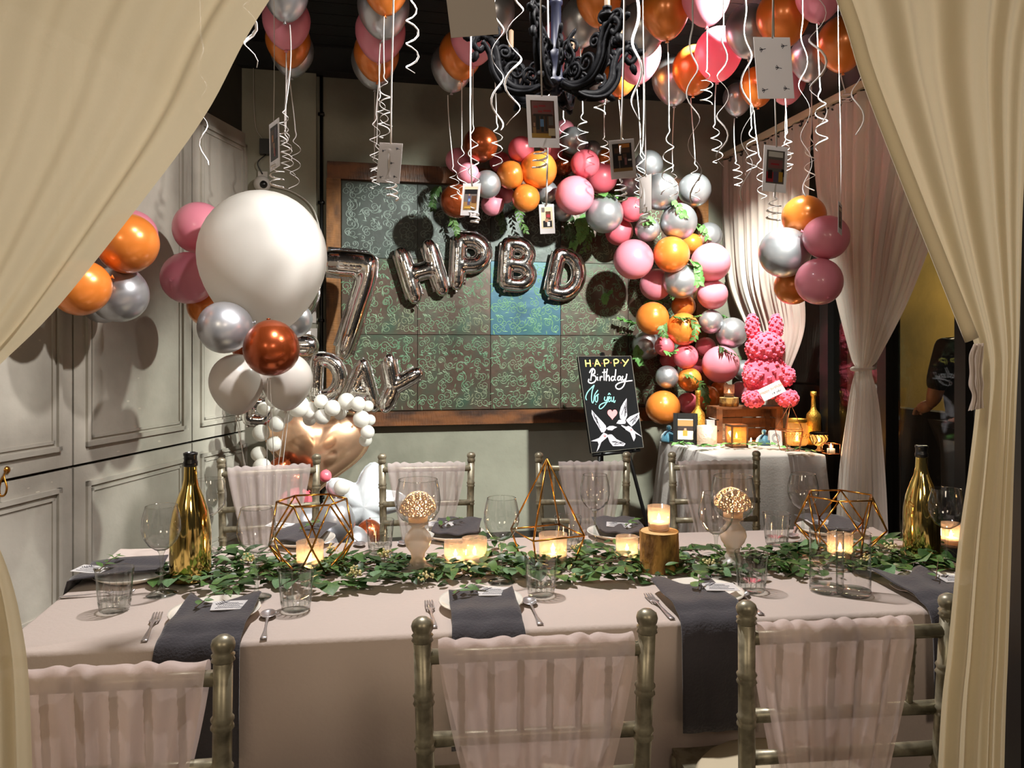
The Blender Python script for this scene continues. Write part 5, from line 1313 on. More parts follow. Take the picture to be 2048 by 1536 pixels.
# --- leaf runner: branches down the middle of the table
rr = random.Random(5)
KR = [('round', 'leaf'), ('round', 'leaf_pale'), ('long', 'leaf_dark'), ('long', 'leaf'), ('round', 'leaf_dark')]
KL = [('long', 'leaf_dark'), ('lance', 'leaf_dark'), ('long', 'leaf'), ('lance', 'leaf')]
RUN = [((300, 1165), (380, 1182), (470, 1195), KR, 'branch of round leaves at the left end of the runner'), ((420, 1150), (480, 1180), (440, 1204), KL, 'bushy dark branch right of the left gold bottle'), ((400, 1130), (470, 1120), (560, 1140), KL, 'dark branch running behind the near left wine glass'),
       ((540, 1160), (620, 1190), (720, 1186), KR, 'branch behind the near left tumbler'), ((640, 1140), (720, 1130), (800, 1150), KR, 'branch between the left polyhedron and the pedestal'), ((690, 1172), (770, 1178), (860, 1164), KR, 'branch with round leaves before the left pedestal'),
       ((860, 1150), (930, 1160), (1000, 1150), KL, 'dark branch before the two votive candles'), ((900, 1110), (980, 1100), (1050, 1118), KL, 'branch behind the middle wine glass'), ((1000, 1140), (1060, 1165), (1150, 1170), KR, 'branch before the wire pyramid'),
       ((1130, 1130), (1200, 1115), (1270, 1130), KL, 'branch left of the log slice, lit by a candle'), ((1150, 1160), (1230, 1168), (1320, 1160), KR, 'branch with two big round leaves before the log slice'), ((1340, 1110), (1390, 1120), (1460, 1108), KL, 'branch right of the log slice at the back'),
       ((1350, 1155), (1430, 1165), (1500, 1150), KR, 'branch under the foot of the right near wine glass'), ((1510, 1125), (1570, 1145), (1630, 1160), KL, 'bushy branch behind the right near tumbler'), ((1560, 1100), (1620, 1110), (1690, 1100), KR, 'branch under the right polyhedron'),
       ((1700, 1140), (1770, 1160), (1840, 1148), KR, 'branch of big round leaves right of the glass cylinders'), ((1740, 1090), (1800, 1100), (1880, 1118), KL, 'branch at the foot of the right gold bottle'), ((1820, 1130), (1860, 1140), (1905, 1130), KR, 'last branch of the runner beside the right drape')]
for i, (a, b, c, kd, lb) in enumerate(RUN):
    pts = [TP(*a, dz=.006), TP(*b, dz=.03), TP(*c, dz=.012)]
    branch('eucalyptus_branch', 'green ' + lb, 'leafy branch', pts, 17, kd, .064 if kd is KR else .066, i + 40, 'branches of the leaf runner', .35, 1.0, 0, flat=True)
# small leaves and twigs that fill the runner
mb = MB(); rr = random.Random(17); lf = [(LF[('long', 'leaf')], 0), (LF[('lance', 'leaf')], 1), (LF[('round', 'leaf')], 2)]
def loose_leaves(count, label, mname, seed, x0, x1):
    mb = MB(); rr = random.Random(seed)
    while count > 0:
        x = rr.uniform(x0, x1); f = (x - 300) / 1600; yc = 1152 - 30 * f; sp = 24 + 7 * math.sin(x / 60.0) 
        y = rr.gauss(yc, sp * .55)
        if abs(y - yc) > sp * 1.3 or (x - 381) ** 2 + 4 * (y - 1160) ** 2 < 900: continue
        p = TP(x, y, dz=rr.uniform(.002, .034)); k = rr.choice(('long', 'lance', 'long', 'round')); me = LF[(k, 'leaf')]
        s = rr.uniform(.024, .044); Mx = Matrix.Rotation(rr.uniform(0, 6.28), 3, 'Z') @ Matrix.Rotation(rr.uniform(-.45, .55), 3, 'X') @ Matrix.Rotation(rr.uniform(-.5, .5), 3, 'Y')
        mb.add([p + Mx @ (v.co * s) for v in me.vertices], [tuple(q.vertices) for q in me.polygons]); count -= 1
    return tag(obj('loose_leaves', mb, M[mname]), label, 'leaves', None, 'stuff')
loose_leaves(900, 'dense dark leaves filling the middle of the table runner', 'leaf_dark', 3, 320, 1890)
loose_leaves(520, 'brighter green leaves scattered through the table runner', 'leaf', 8, 340, 1900)
mb = MB()
for k in range(46):
    x = rr.uniform(320, 1880); y = 1152 - 30 * (x - 300) / 1600 + rr.uniform(-16, 18); a = TP(x, y, .012); b = a + Vector((rr.uniform(.06, .16) * rr.choice((-1, 1)), rr.uniform(-.05, .05), .01)); mb.tube([a, a.lerp(b, .5) + Vector((0, 0, .012)), b], .0014, 4)
tag(obj('twigs', mb, M['stem']), 'thin brown twigs tangled in the leaf runner', 'twigs', None, 'stuff')
for i, (x, y, lb) in enumerate(((495, 1138, 'left of the left polyhedron'), (710, 1165, 'before the left polyhedron'), (770, 1128, 'beside the left pedestal'), (1155, 1112, 'right of the wire pyramid'), (850, 1172, 'before the left pedestal'), (1420, 1142, 'at the right near wine glass'), (1740, 1135, 'right of the glass cylinders'), (1782, 1112, 'left of the right gold bottle'), (660, 1118, 'behind the left polyhedron candle'))):
    t = thing('flower_cluster', 'cream bud cluster in the leaf runner ' + lb, 'flower', TP(x, y, .02), (0, 0, i), 'bud clusters in the runner'); r2 = random.Random(i); mb = MB()
    for k in range(26):
        v = Vector((r2.gauss(0, 1), r2.gauss(0, 1), abs(r2.gauss(0, 1)))).normalized() * r2.uniform(.008, .026); mb.ball(v, r2.uniform(.0025, .0045), 6, 4)
    tag(obj('buds', mb, M['flower'], t), kind='stuff'); obj('stem', MB().tube([(0, 0, -.012), (.003, .002, .01)], .0015, 5), M['stem'], t)
# ================================================================== blackboard on its easel
BCN = [P(1156, 713, 4.93), P(1262, 712, 5.13), P(1287, 895, 4.99), P(1183, 906, 4.75)]       # top left, top right, bottom right, bottom left
ez = thing('easel_sign', 'blackboard birthday sign with chalk swallows on a black easel', 'sign', Vector((BCN[3].x, BCN[3].y, 0)))
o = ez.location
_n = (BCN[1] - BCN[0]).cross(BCN[2] - BCN[0]); _e = Vector((0, 0, HC)); _r = BCN[3] - _e; BCN[3] = _e + _r * ((BCN[0] - _e).dot(_n) / _r.dot(_n))   # one flat board
bn = (BCN[1] - BCN[0]).cross(BCN[3] - BCN[0]).normalized()
if bn.y > 0: bn = -bn
def BP(u, v, out=0.0): return BCN[0].lerp(BCN[1], u).lerp(BCN[3].lerp(BCN[2], u), v) + bn * out - o
def bil(x, y):
    """crop pixel to board (u, v)"""
    q = ((115, 95), (850, 90), (1020, 1365), (300, 1435)); u = v = .5
    for _ in range(8):
        fx = (q[0][0] * (1 - u) + q[1][0] * u) * (1 - v) + (q[3][0] * (1 - u) + q[2][0] * u) * v - x
        fy = (q[0][1] * (1 - u) + q[1][1] * u) * (1 - v) + (q[3][1] * (1 - u) + q[2][1] * u) * v - y
        v -= fy / ((q[3][1] - q[0][1]) * (1 - u) + (q[2][1] - q[1][1]) * u); 
        fx = (q[0][0] * (1 - u) + q[1][0] * u) * (1 - v) + (q[3][0] * (1 - u) + q[2][0] * u) * v - x
        u -= fx / ((q[1][0] - q[0][0]) * (1 - v) + (q[2][0] - q[3][0]) * v)
    return u, v
def BX(x, y, out=.0015): return BP(*bil(x, y), out)
mb = MB(); a = [BP(0, 0, 0), BP(1, 0, 0), BP(1, 1, 0), BP(0, 1, 0)]; b = [BP(0, 0, -.018), BP(1, 0, -.018), BP(1, 1, -.018), BP(0, 1, -.018)]
mb.add(a + b, [(3, 2, 1, 0), (4, 5, 6, 7)] + [(i, (i + 1) % 4, 4 + (i + 1) % 4, 4 + i) for i in range(4)])
sg = obj('blackboard', mb, M['chalk'], ez, smooth=False)
obj('rim', MB().tube([BP(0, 0, 0), BP(1, 0, 0), BP(1, 1, 0), BP(0, 1, 0)], .0025, 4, closed=True), M['rim'], sg)
S = (BCN[1] - BCN[0]).length / 735
def strokes(name, lst, w_, m, sub=6):
    mb = MB()
    for s in lst:
        pts = cr([BX(*p) for p in s], sub) if len(s) > 2 else [BX(*p) for p in s]
        mb.tube(pts, w_ * S, 6, True, False, tuple(bn))
    return tag(obj(name, mb, M[m], sg), kind='stuff')
yl = [[(212, 145), (222, 245)], [(272, 143), (282, 243)], [(217, 196), (277, 194)], [(340, 240), (366, 140)], [(366, 140), (418, 238)], [(352, 205), (402, 203)], [(464, 145), (478, 243)],
      [(603, 143), (614, 240)], [(722, 142), (765, 190)], [(812, 138), (742, 240)]]
strokes('chalk_lettering', yl + [[(464, 147), (500, 140), (530, 155), (528, 180), (500, 196), (472, 197)], [(603, 145), (640, 138), (668, 155), (664, 180), (640, 194), (610, 196)]], 9, 'yellow_chalk')
strokes('chalk_dots', [[(312, 197), (318, 197)], [(437, 197), (443, 197)], [(560, 187), (566, 187)], [(702, 188), (708, 188)]], 9, 'red_chalk')
strokes('chalk_lettering', [[(320, 262), (300, 330), (290, 400), (285, 440)], [(268, 330), (300, 275), (335, 285), (338, 335), (300, 362), (345, 375), (358, 420), (330, 462), (285, 475), (255, 455), (262, 415)],
    [(378, 385), (376, 420), (386, 440)], [(376, 352), (379, 356)], [(412, 444), (414, 385)], [(413, 405), (428, 382), (446, 388)], [(472, 275), (468, 360), (470, 440)], [(442, 325), (500, 318)], [(512, 272), (500, 360), (498, 445)], [(500, 395), (525, 368), (540, 395), (540, 448)],
    [(605, 385), (580, 385), (565, 420), (580, 440), (605, 425), (622, 370), (632, 280)], [(618, 375), (615, 420), (632, 438)], [(695, 378), (668, 385), (655, 420), (672, 438), (695, 415), (702, 382)], [(700, 390), (700, 432), (718, 436)],
    [(730, 375), (722, 415), (740, 435), (768, 415)], [(788, 345), (770, 430), (740, 515), (690, 558), (645, 552), (630, 515), (665, 480), (730, 458), (800, 448), (865, 440)]], 9, 'white_chalk')
strokes('chalk_lettering', [[(232, 712), (220, 670), (245, 600), (300, 535), (335, 502)], [(332, 505), (310, 570), (298, 650), (300, 720), (312, 752), (328, 720), (340, 640), (384, 572)], [(372, 640), (350, 670), (350, 720), (365, 740), (380, 710), (380, 650), (368, 638)], [(378, 645), (392, 625)], [(350, 768), (356, 768)],
    [(478, 665), (472, 705), (488, 722), (510, 700), (518, 660)], [(518, 660), (505, 740), (465, 800), (425, 832), (402, 822), (410, 785), (455, 755), (520, 738)], [(525, 705), (545, 690), (545, 668), (530, 672), (524, 705), (535, 735), (556, 722)], [(523, 640), (540, 618), (557, 640)], [(568, 668), (565, 715), (580, 732), (598, 705), (603, 665)], [(602, 670), (598, 730), (612, 745), (622, 715)]], 7, 'teal_chalk')
mb = MB(); ht_ = [(582 + 68 * x, 905 - 80 * z) for x, z in ht]
mb.poly([BX(*p) for p in ht_]); obj('chalk_heart', mb, M['pink_chalk'], sg)
def polyf(name, lst, m, out):
    mb = MB()
    for p in lst: mb.poly([BX(x, y, out) for x, y in p])
    return obj(name, mb, M[m], sg)
M['bird_chalk'] = mat('soft_white_chalk', '#b9b2bb', .9)
WG = [[(300, 845), (335, 890), (390, 950), (450, 1015), (492, 1065), (500, 1115), (470, 1155), (432, 1158), (380, 1060), (332, 980), (300, 900)], [(508, 1192), (570, 1182), (640, 1250), (765, 1312), (740, 1345), (590, 1345), (545, 1290)],
      [(785, 685), (742, 740), (702, 810), (680, 890), (690, 970), (760, 1000), (790, 930), (782, 800)], [(772, 990), (830, 940), (965, 885), (960, 960), (900, 1040), (850, 1080), (800, 1030)]]
polyf('chalk_bird', [WG[0], WG[1], [(462, 1160), (400, 1232), (290, 1275), (380, 1280), (395, 1318), (365, 1425), (400, 1372), (430, 1292), (520, 1215), (510, 1180)], [(497, 1100), (540, 1070), (590, 1068), (650, 1086), (606, 1108), (580, 1130), (520, 1125)]], 'bird_chalk', .0012)
polyf('chalk_bird', [WG[2], WG[3], [(636, 1036), (668, 990), (720, 980), (772, 1010), (762, 1040), (700, 1046)], [(700, 1058), (750, 1112), (830, 1160), (880, 1282), (906, 1230), (900, 1172), (1008, 1225), (882, 1132), (850, 1090), (790, 1062)]], 'bird_chalk', .0012)
fe = []
for w0 in WG:
    n = len(w0); c = Vector((sum(p[0] for p in w0) / n, sum(p[1] for p in w0) / n)); tip = Vector(w0[0] if w0 is not WG[1] and w0 is not WG[3] else w0[3] if w0 is WG[1] else w0[2])
    for k in range(7):
        b = Vector(w0[-1 - (k % 4)]) * .8 + c * .2; q = c.lerp(tip, .15 + .11 * k); fe.append([tuple(b.lerp(q, .15)), tuple(b.lerp(q, .95))])
strokes('feather_lines', [[tuple(Vector(p[0]).lerp(Vector(p[1]), f)) for f in (0, 1)] for p in fe], 3.2, 'chalk', 1)
strokes('bird_dark_cap', [[(520, 1140), (560, 1150), (590, 1135)], [(720, 1050), (770, 1070), (800, 1060)], [(700, 1075), (760, 1120)], [(560, 1180), (600, 1150)]], 8, 'chalk')
strokes('bird_blush', [[(465, 1195), (490, 1210)], [(835, 1110), (855, 1125)]], 14, 'pink_chalk', 1)
# easel: two front legs, one rear leg, ledge
f1, f2 = P(1203, 1075, 4.70), P(1318, 1060, 4.95)
f1.z = 0; f2.z = 0; f1 = Vector((.50, 4.62, 0)); f2 = Vector((.93, 4.86, 0))
top = (BCN[0] + BCN[1]) / 2 - bn * .03 + Vector((0, 0, .03))
for f in (f1, f2):
    d_ = (top - f); obj('front_leg', MB().tube([f - o, f + d_ * .5 - o, top - o], .012, 6), M['black'], ez)
obj('rear_leg', MB().tube([Vector((.62, 5.30, 0)) - o, top - bn * .01 - o], .011, 6), M['black'], ez)
a, b = f1 + (top - f1) * .52, f2 + (top - f2) * .52
obj('ledge', MB().tube([BP(.05, 1.02, -.02), BP(.95, 1.02, -.02)], .012, 6), M['black'], ez)
for u in (.2, .8): obj('ledge_peg', MB().tube([BP(u, 1.02, -.02), BP(u, 1.02, .02)], .006, 6), M['black'], ez)

# ================================================================== things on the display table
Z2 = CZ + .0015
def DP(x, y, dz=0): p = T(x, y, CZ); p.z = Z2 + dz; return p
def up(px, d): return px * d / F
# crate with the rabbit on top
c0 = DP(1500, 886); dC = c0.y; cw_ = 140 * dC / F; chh = 72 * dC / F; cdp = .17
cr_ = thing('wooden_crate', 'brown slatted wooden crate lying open on the display table', 'crate', c0, (0, 0, R(8)))
for z in (chh - .008, .008): 
    for k in range(3): obj('slat', MB().box((0, .028 + k * .057, z), (cw_, .054, .014)), M['crate'], cr_, smooth=False)
for s in (-1, 1):
    for k in range(3): obj('slat', MB().box((s * (cw_ / 2 - .007), .085, .045 + k * .07), (.014, cdp, .062)), M['crate'], cr_, smooth=False)
    for y in (.012, .158): obj('corner_post', MB().box((s * (cw_ / 2 - .028), y, chh / 2), (.026, .02, chh - .03)), M['crate'], cr_, smooth=False)
for k in range(3): obj('slat', MB().box((0, .164, .045 + k * .07), (cw_ - .03, .012, .064)), M['crate'], cr_, smooth=False)
ct = Z2 + chh
rb0 = Vector((((1530 - CX) * (dC + .06)) / F, dC + .06, ct)); k = (dC + .06) / F
rabbit = thing('rose_rabbit', 'pink rabbit made of foam roses sitting on the crate', 'toy', rb0, (0, 0, R(10)))
rr = random.Random(2)
def fuzzy(name, c, rad, sc, n, rs=.0155):
    mb = MB(); mb.ball(c, rad * .96, 16, 10, sc)
    for i in range(n):
        zz = 1 - 2 * (i + .5) / n; a = i * 2.39996; q = math.sqrt(1 - zz * zz); d_ = Vector((q * math.cos(a), q * math.sin(a), zz)); p = Vector(c) + Vector((d_.x * sc[0], d_.y * sc[1], d_.z * sc[2])) * rad
        u = d_.orthogonal().normalized(); v = d_.cross(u); b = rr.uniform(0, 6)
        mb.ball(p, rs * .55, 6, 4)
        for l in range(3):
            aa = b + l * 2.1; e = u * math.cos(aa) + v * math.sin(aa)
            mb.ball(p + e * rs * .55 - d_ * rs * .1, rs * .62, 5, 4, (1, 1, 1))
    return tag(obj(name, mb, M['rabbit'], rabbit))
fuzzy('body', (0, 0, 62 * k), 44 * k, (1.0, .85, 1.1), 90); fuzzy('head', (-2 * k, -.01, 112 * k + 4 * k), 38 * k, (1.0, .88, .86), 80)
fuzzy('ear', (-27 * k, 0, 152 * k + .02), 15 * k, (.95, .6, 1.75), 34, .013); fuzzy('ear', (24 * k, 0, 152 * k + .02), 15 * k, (.95, .6, 1.75), 34, .013)
fuzzy('foot', (-36 * k, -.07, 17 * k), 19 * k, (1.05, 1.3, .9), 36); fuzzy('foot', (36 * k, -.07, 17 * k), 19 * k, (1.05, 1.3, .9), 36)
fuzzy('arm', (-34 * k, -.06, 60 * k), 16 * k, (1, 1.2, 1.2), 26); fuzzy('arm', (36 * k, -.06, 60 * k), 16 * k, (1, 1.2, 1.2), 26)
fuzzy('neck_ruff', (0, -.05, 84 * k), 20 * k, (1.2, .7, .6), 22)
lab = thing('gift_tag', 'pale handwritten card tilted across the belly of the pink rabbit', 'card', rb0 + Vector((-6 * k, -.19, 34 * k)), (R(-22), R(-24), R(6)))
obj('paper', MB().box((0, 0, 0), (48 * k, .002, 25 * k)), M['card'], lab, smooth=False)
def text_mesh(s, size, m, name):
    cu = bpy.data.curves.new('t', 'FONT'); cu.body = s; cu.size = size; cu.align_x = 'CENTER'; cu.extrude = .0002; cu.shear = .3
    t = bpy.data.objects.new('t', cu); COL.objects.link(t); dg = bpy.context.evaluated_depsgraph_get(); me = bpy.data.meshes.new_from_object(t.evaluated_get(dg)); me.name = name; bpy.data.objects.remove(t)
    me.materials.clear(); me.materials.append(M[m]); return me
link('handwriting', text_mesh('Happy birthday', .026, 'red_chalk', 'handwriting'), lab, (0, -.0016, 1 * k), (R(90), 0, 0)); link('handwriting', text_mesh('v\u1ee3 y\u00eau', .024, 'ink', 'handwriting'), lab, (6 * k, -.0016, -8 * k), (R(90), 0, 0))
# small log and dark candle jar on the crate
l2 = thing('log_slice', 'small log slice on the left end of the wooden crate', 'log', Vector(((1458 - CX) * (dC + .05) / F, dC + .05, ct + .001)))
obj('bark', MB().lathe([(0, 0), (18.5 * k, 0), (19 * k, 8 * k), (18.5 * k, 17 * k)], 18), M['bark'], l2); obj('cut_face', MB().lathe([(18.5 * k, 17 * k), (0, 17.3 * k)], 18), M['cutwood'], l2)
jw = MB().lathe([(0, 0), (.030, 0), (.033, .004), (.0345, .082)], 24).mesh('votive_glass', thin_glass('smoked_glass', (.55, .42, .40), .5, .05, haze=.5, hazecol=(.10, .06, .05)))
votive(l2.location + Vector((0, 0, 17.5 * k + .001)), 'dark glass candle jar on the small log on the crate', 'candles on the display table', 1.0, jw, .35)
gb = MB().lathe([(0, 0), (.040, 0), (.044, .006), (.044, .17), (.040, .19), (.020, .215), (.014, .235), (.0135, .31), (.016, .312), (.016, .33), (0, .33)], 24).mesh('bottle_body', M['gold_paint'])
gn = MB().lathe([(.0155, .300), (.018, .303), (.018, .330), (.0, .332)], 16).mesh('mouth', M['gold_paint'])
for x, y, l in ((1396, 886, 'gold glitter bottle left of the crate behind the photo frame'), (1627, 890, 'gold glitter bottle right of the crate beside the gold jar')):
    t = thing('gold_bottle', l, 'bottle', DP(x, y), (0, 0, 0), 'gold glitter bottles', 1.02); link('bottle_body', gb, t); link('mouth', gn, t)
# photo frame
p = DP(1371, 889); d = p.y
t = thing('photo_frame', 'black standing photo frame on the left of the display table', 'photo frame', p, (R(-8), 0, R(-12)))
W, H = 48 * d / F, 62 * d / F
for a, b, s1, s2 in ((-W / 2 + .014, H / 2, .028, H), (W / 2 - .014, H / 2, .028, H), (0, .014, W - .05, .028), (0, H - .018, W - .05, .036)): obj('frame_bar', MB().box((a, 0, b), (s1, .016, s2)), M['black'], t, smooth=False)
obj('picture', photo_print([('cream', 0, 0, 1, 1), ('tan', 0, .62, 1, .90), ('dark', 0, .40, 1, .62), ('cream', 0, 0, 1, .40), ('orange', .34, .16, .62, .42), ('skin', .42, .42, .56, .52), ('white', 0, .9, 1, 1)], W - .05, H - .06, -.004), PM, t, (0, 0, H / 2), smooth=False)
obj('stand', MB().box((0, .05, H * .38), (.03, .004, H * .8), Matrix.Rotation(R(-18), 3, 'X')), M['black'], t, smooth=False)
# pouches
for x, y, s, l in ((1338, 884, 1.0, 'teal drawstring pouch left of the black photo frame'), (1528, 890, .92, 'teal drawstring pouch in front of the open crate')):
    q = DP(x, y); k2 = q.y / F * s
    t = thing('gift_pouch', l, 'pouch', q, (0, 0, 0), 'teal gift pouches')
    mb = MB(); mb.lathe([(0, 0), (17 * k2, .5 * k2), (17.5 * k2, 4 * k2), (15 * k2, 13 * k2), (9 * k2, 20 * k2), (3 * k2, 23 * k2)], 24, flute=.06, nfl=7); obj('bag', mb, M['pouch'], t)
    obj('gathered_top', MB().lathe([(2.6 * k2, 22 * k2), (4.4 * k2, 27 * k2), (4 * k2, 31 * k2), (2.5 * k2, 33 * k2), (0, 32 * k2)], 18, flute=.2, nfl=6), M['pouch'], t)
    mb = MB()
    for sgn in (-1, 1): mb.tube(cr([(0, -5 * k2, 22 * k2), (sgn * 6 * k2, -9 * k2, 21 * k2), (sgn * 11 * k2, -11 * k2, 15 * k2)], 5), 1.2 * k2, 5)
    obj('drawstring', mb, M['iron_blue'], t)
# mercury glass lantern, white box behind it
q = DP(1414, 892); k2 = q.y / F
t = thing('mercury_lantern', 'mottled white glass candle cup right of the photo frame', 'candle', q)
obj('cup', MB().lathe([(0, 0), (18 * k2, 0), (19.5 * k2, 3 * k2), (19.5 * k2, 40 * k2), (18 * k2, 40 * k2), (17.5 * k2, 4 * k2), (0, 3 * k2)], 28), M['mercury'], t)
link('wax', vx, t, (0, 0, .01)); link('flame', flame, t, (0, 0, .04)); candle_light(t, .055, 1.08)
q = DP(1420, 886); k2 = q.y / F; t = thing('gift_box', 'small white box with a loose lid flap behind the mottled candle cup', 'box', q)
obj('box_body', MB().box((0, 0, 23 * k2), (16 * k2, 12 * k2, 46 * k2)), M['card'], t, smooth=False); obj('lid_flap', MB().box((7 * k2, 0, 48 * k2), (17 * k2, 10 * k2, 1.2 * k2), Matrix.Rotation(R(14), 3, 'Y')), M['card'], t, smooth=False)
# cards
for x, y, w_, h_, l, yaw in ((1446, 884, 21, 36, 'white folded card between the candle cup and amber lantern', -8), (1553, 893, 25, 32, 'white folded card left of the small pointed terrarium', 6)):
    q = DP(x, y); k2 = q.y / F; t = thing('greeting_card', l, 'card', q, (R(-10), 0, R(yaw)), 'white cards on the display table')
    obj('paper', MB().box((0, 0, h_ * k2 / 2), (w_ * k2, .002, h_ * k2)), M['card'], t, smooth=False); obj('back_leaf', MB().box((0, .03, h_ * k2 / 2), (w_ * k2, .002, h_ * k2), Matrix.Rotation(R(18), 3, 'X')), M['card'], t, smooth=False)
    mb = MB()
    for i in range(2): mb.tube([(8 * k2 * math.cos(a) * (1 - .3 * i), -.0015, h_ * k2 / 2 + 9 * k2 * math.sin(a) * (1 - .3 * i)) for a in [2 * PI * j / 16 for j in range(16)]], .0012, 4, closed=True)
    obj('wreath_print', mb, M['ink'], t)
# amber lantern
q = DP(1473, 894); k2 = q.y / F; t = thing('amber_lantern', 'square amber glass lantern with a lit candle before the crate', 'lantern', q, (0, 0, R(6)))
W, H = 34 * k2, 45 * k2
for a in (-1, 1):
    for b in (-1, 1): obj('corner_post', MB().box((a * (W / 2 - .005), b * (W / 2 - .005), H / 2), (.010, .010, H)), M['crate'], t, smooth=False)
for z in (.005, H - .006): 
    for a, b, s1, s2 in ((0, -W / 2 + .005, W, .010), (0, W / 2 - .005, W, .010), (-W / 2 + .005, 0, .010, W), (W / 2 - .005, 0, .010, W)): obj('rail', MB().box((a, b, z), (s1, s2, .012)), M['crate'], t, smooth=False)
obj('glass_pane', MB().box((0, -W / 2 + .004, H / 2), (W - .02, .002, H - .02)), M['amber'], t, smooth=False); obj('glass_pane', MB().box((0, W / 2 - .004, H / 2), (W - .02, .002, H - .02)), M['amber'], t, smooth=False)
obj('candle', MB().lathe([(0, .01), (.028, .01), (.028, .05), (0, .05)], 18), M['wax'], t); link('flame', flame, t, (0, 0, .052), None, 1.6); candle_light(t, .075, 1.62)
q = DP(1502, 889); t = thing('tea_light', 'tiny tea light burning in front of the crate opening', 'candle', q, (0, 0, 0))
obj('tin_cup', MB().lathe([(0, 0), (.019, 0), (.019, .016), (.017, .016), (.017, .012), (0, .012)], 16), M['steel'], t); link('flame', flame, t, (0, 0, .014), None, 1.2); candle_light(t, .034, 1.62)
# pointed terrarium, gold jar
q = DP(1581, 901); k2 = q.y / F
wires('wire_pyramid', 'small copper wire pointed terrarium in front of the gold jar', q, [(20 * k2, .003, 5, 0), (29 * k2, 40 * k2, 5, 0), (0, 93 * k2, 1, 0)], [(0, i, 0, i + 1) for i in range(5)] + [(0, i, 1, i) for i in range(5)] + [(1, i, 1, i + 1) for i in range(5)] + [(1, i, 2, 0) for i in range(5)], .0022, .3, 'copper_wire')
q = DP(1594, 891); k2 = q.y / F; t = thing('gold_jar', 'wide gold glass jar glowing behind the pointed terrarium', 'jar', q)
obj('jar_body', MB().lathe([(0, 0), (17 * k2, 0), (21 * k2, 5 * k2), (22 * k2, 20 * k2), (21 * k2, 38 * k2), (18 * k2, 45 * k2), (17.5 * k2, 47 * k2)], 28), M['amber'], t); obj('jar_rim', MB().lathe([(17.5 * k2, 46 * k2), (19.5 * k2, 47 * k2), (19.5 * k2, 53 * k2), (18 * k2, 53 * k2), (17.5 * k2, 47 * k2)], 28), M['gold_paint'], t)
mb = MB()
for rw in range(3):
    for i in range(30): a = 2 * PI * (i + rw * .5) / 30; mb.ball((22.3 * k2 * math.cos(a), 22.3 * k2 * math.sin(a), (17 + 3 * rw) * k2), 1.1 * k2, 5, 4)
tag(obj('beading', mb, M['gold_paint'], t), kind='stuff'); link('wax', vx, t, (0, 0, .0)); link('flame', flame, t, (0, 0, .03), None, 1.3); candle_light(t, .05, 1.44)
# dark filigree goblet and copper cage candle
q = DP(1638, 902); k2 = q.y / F; t = thing('filigree_goblet', 'dark filigree candle goblet before the right glitter bottle', 'candle holder', q)
obj('glass_cup', MB().lathe([(0, 0), (11 * k2, 0), (4 * k2, 3 * k2), (3 * k2, 8 * k2), (12 * k2, 14 * k2), (17 * k2, 24 * k2), (16 * k2, 34 * k2)], 24), M['amber'], t)
mb = MB()
for i in range(12):
    a = 2 * PI * i / 12; b = a + .5; mb.tube(cr([(12 * k2 * math.cos(a), 12 * k2 * math.sin(a), 14 * k2), (17.6 * k2 * math.cos(b), 17.6 * k2 * math.sin(b), 24 * k2), (17 * k2 * math.cos(a), 17 * k2 * math.sin(a), 35 * k2)], 4), .8 * k2, 5)
mb.tube([(16.5 * k2 * math.cos(2 * PI * i / 20), 16.5 * k2 * math.sin(2 * PI * i / 20), 35 * k2) for i in range(20)], 2.2 * k2, 6, closed=True)
obj('filigree', mb, M['iron'], t); link('flame', flame, t, (0, 0, 18 * k2)); candle_light(t, .085, 0.63)
q = DP(1662, 908); k2 = q.y / F; t = thing('copper_cage_candle', 'small square copper wire cage with a lit candle at the table corner', 'candle', q, (0, 0, R(10)))
W, H = 24 * k2, 20 * k2
for a in (-1, 1):
    for b in (-1, 1): obj('cage_wire', MB().tube([(a * W / 2, b * W / 2, 0), (a * W / 2, b * W / 2, H)], .002, 5), M['copper_wire'], t)
for z in (.002, H): obj('cage_wire', MB().tube([(W / 2, W / 2, z), (-W / 2, W / 2, z), (-W / 2, -W / 2, z), (W / 2, -W / 2, z)], .002, 5, closed=True), M['copper_wire'], t)
obj('candle', MB().lathe([(0, .001), (.022, .001), (.022, .03), (0, .03)], 16), M['wax'], t); link('flame', flame, t, (0, 0, .031), None, 1.2); candle_light(t, .048, 1.26)
# leaves along the display table edge
DS = [((1350, 892), (1362, 897), (1380, 893), 'at the foot of the photo frame'), ((1395, 899), (1410, 902), (1432, 898), 'before the mottled candle cup'), ((1440, 893), (1475, 899), (1512, 895), 'before the amber lantern'), ((1490, 891), (1530, 898), (1570, 900), 'before the teal pouch and white card'), ((1570, 908), (1600, 910), (1625, 907), 'before the gold jar')]
for i, (a, b, c, l) in enumerate(DS):
    branch('leaf_sprig', 'green leaf sprig on the display table ' + l, 'leaf sprig', [DP(*a, dz=.012), DP(*b, dz=.03), DP(*c, dz=.015)], 13, [('long', 'leaf'), ('lance', 'leaf'), ('long', 'leaf_lit')], .06, 90 + i, 'sprigs on the display table', .3)

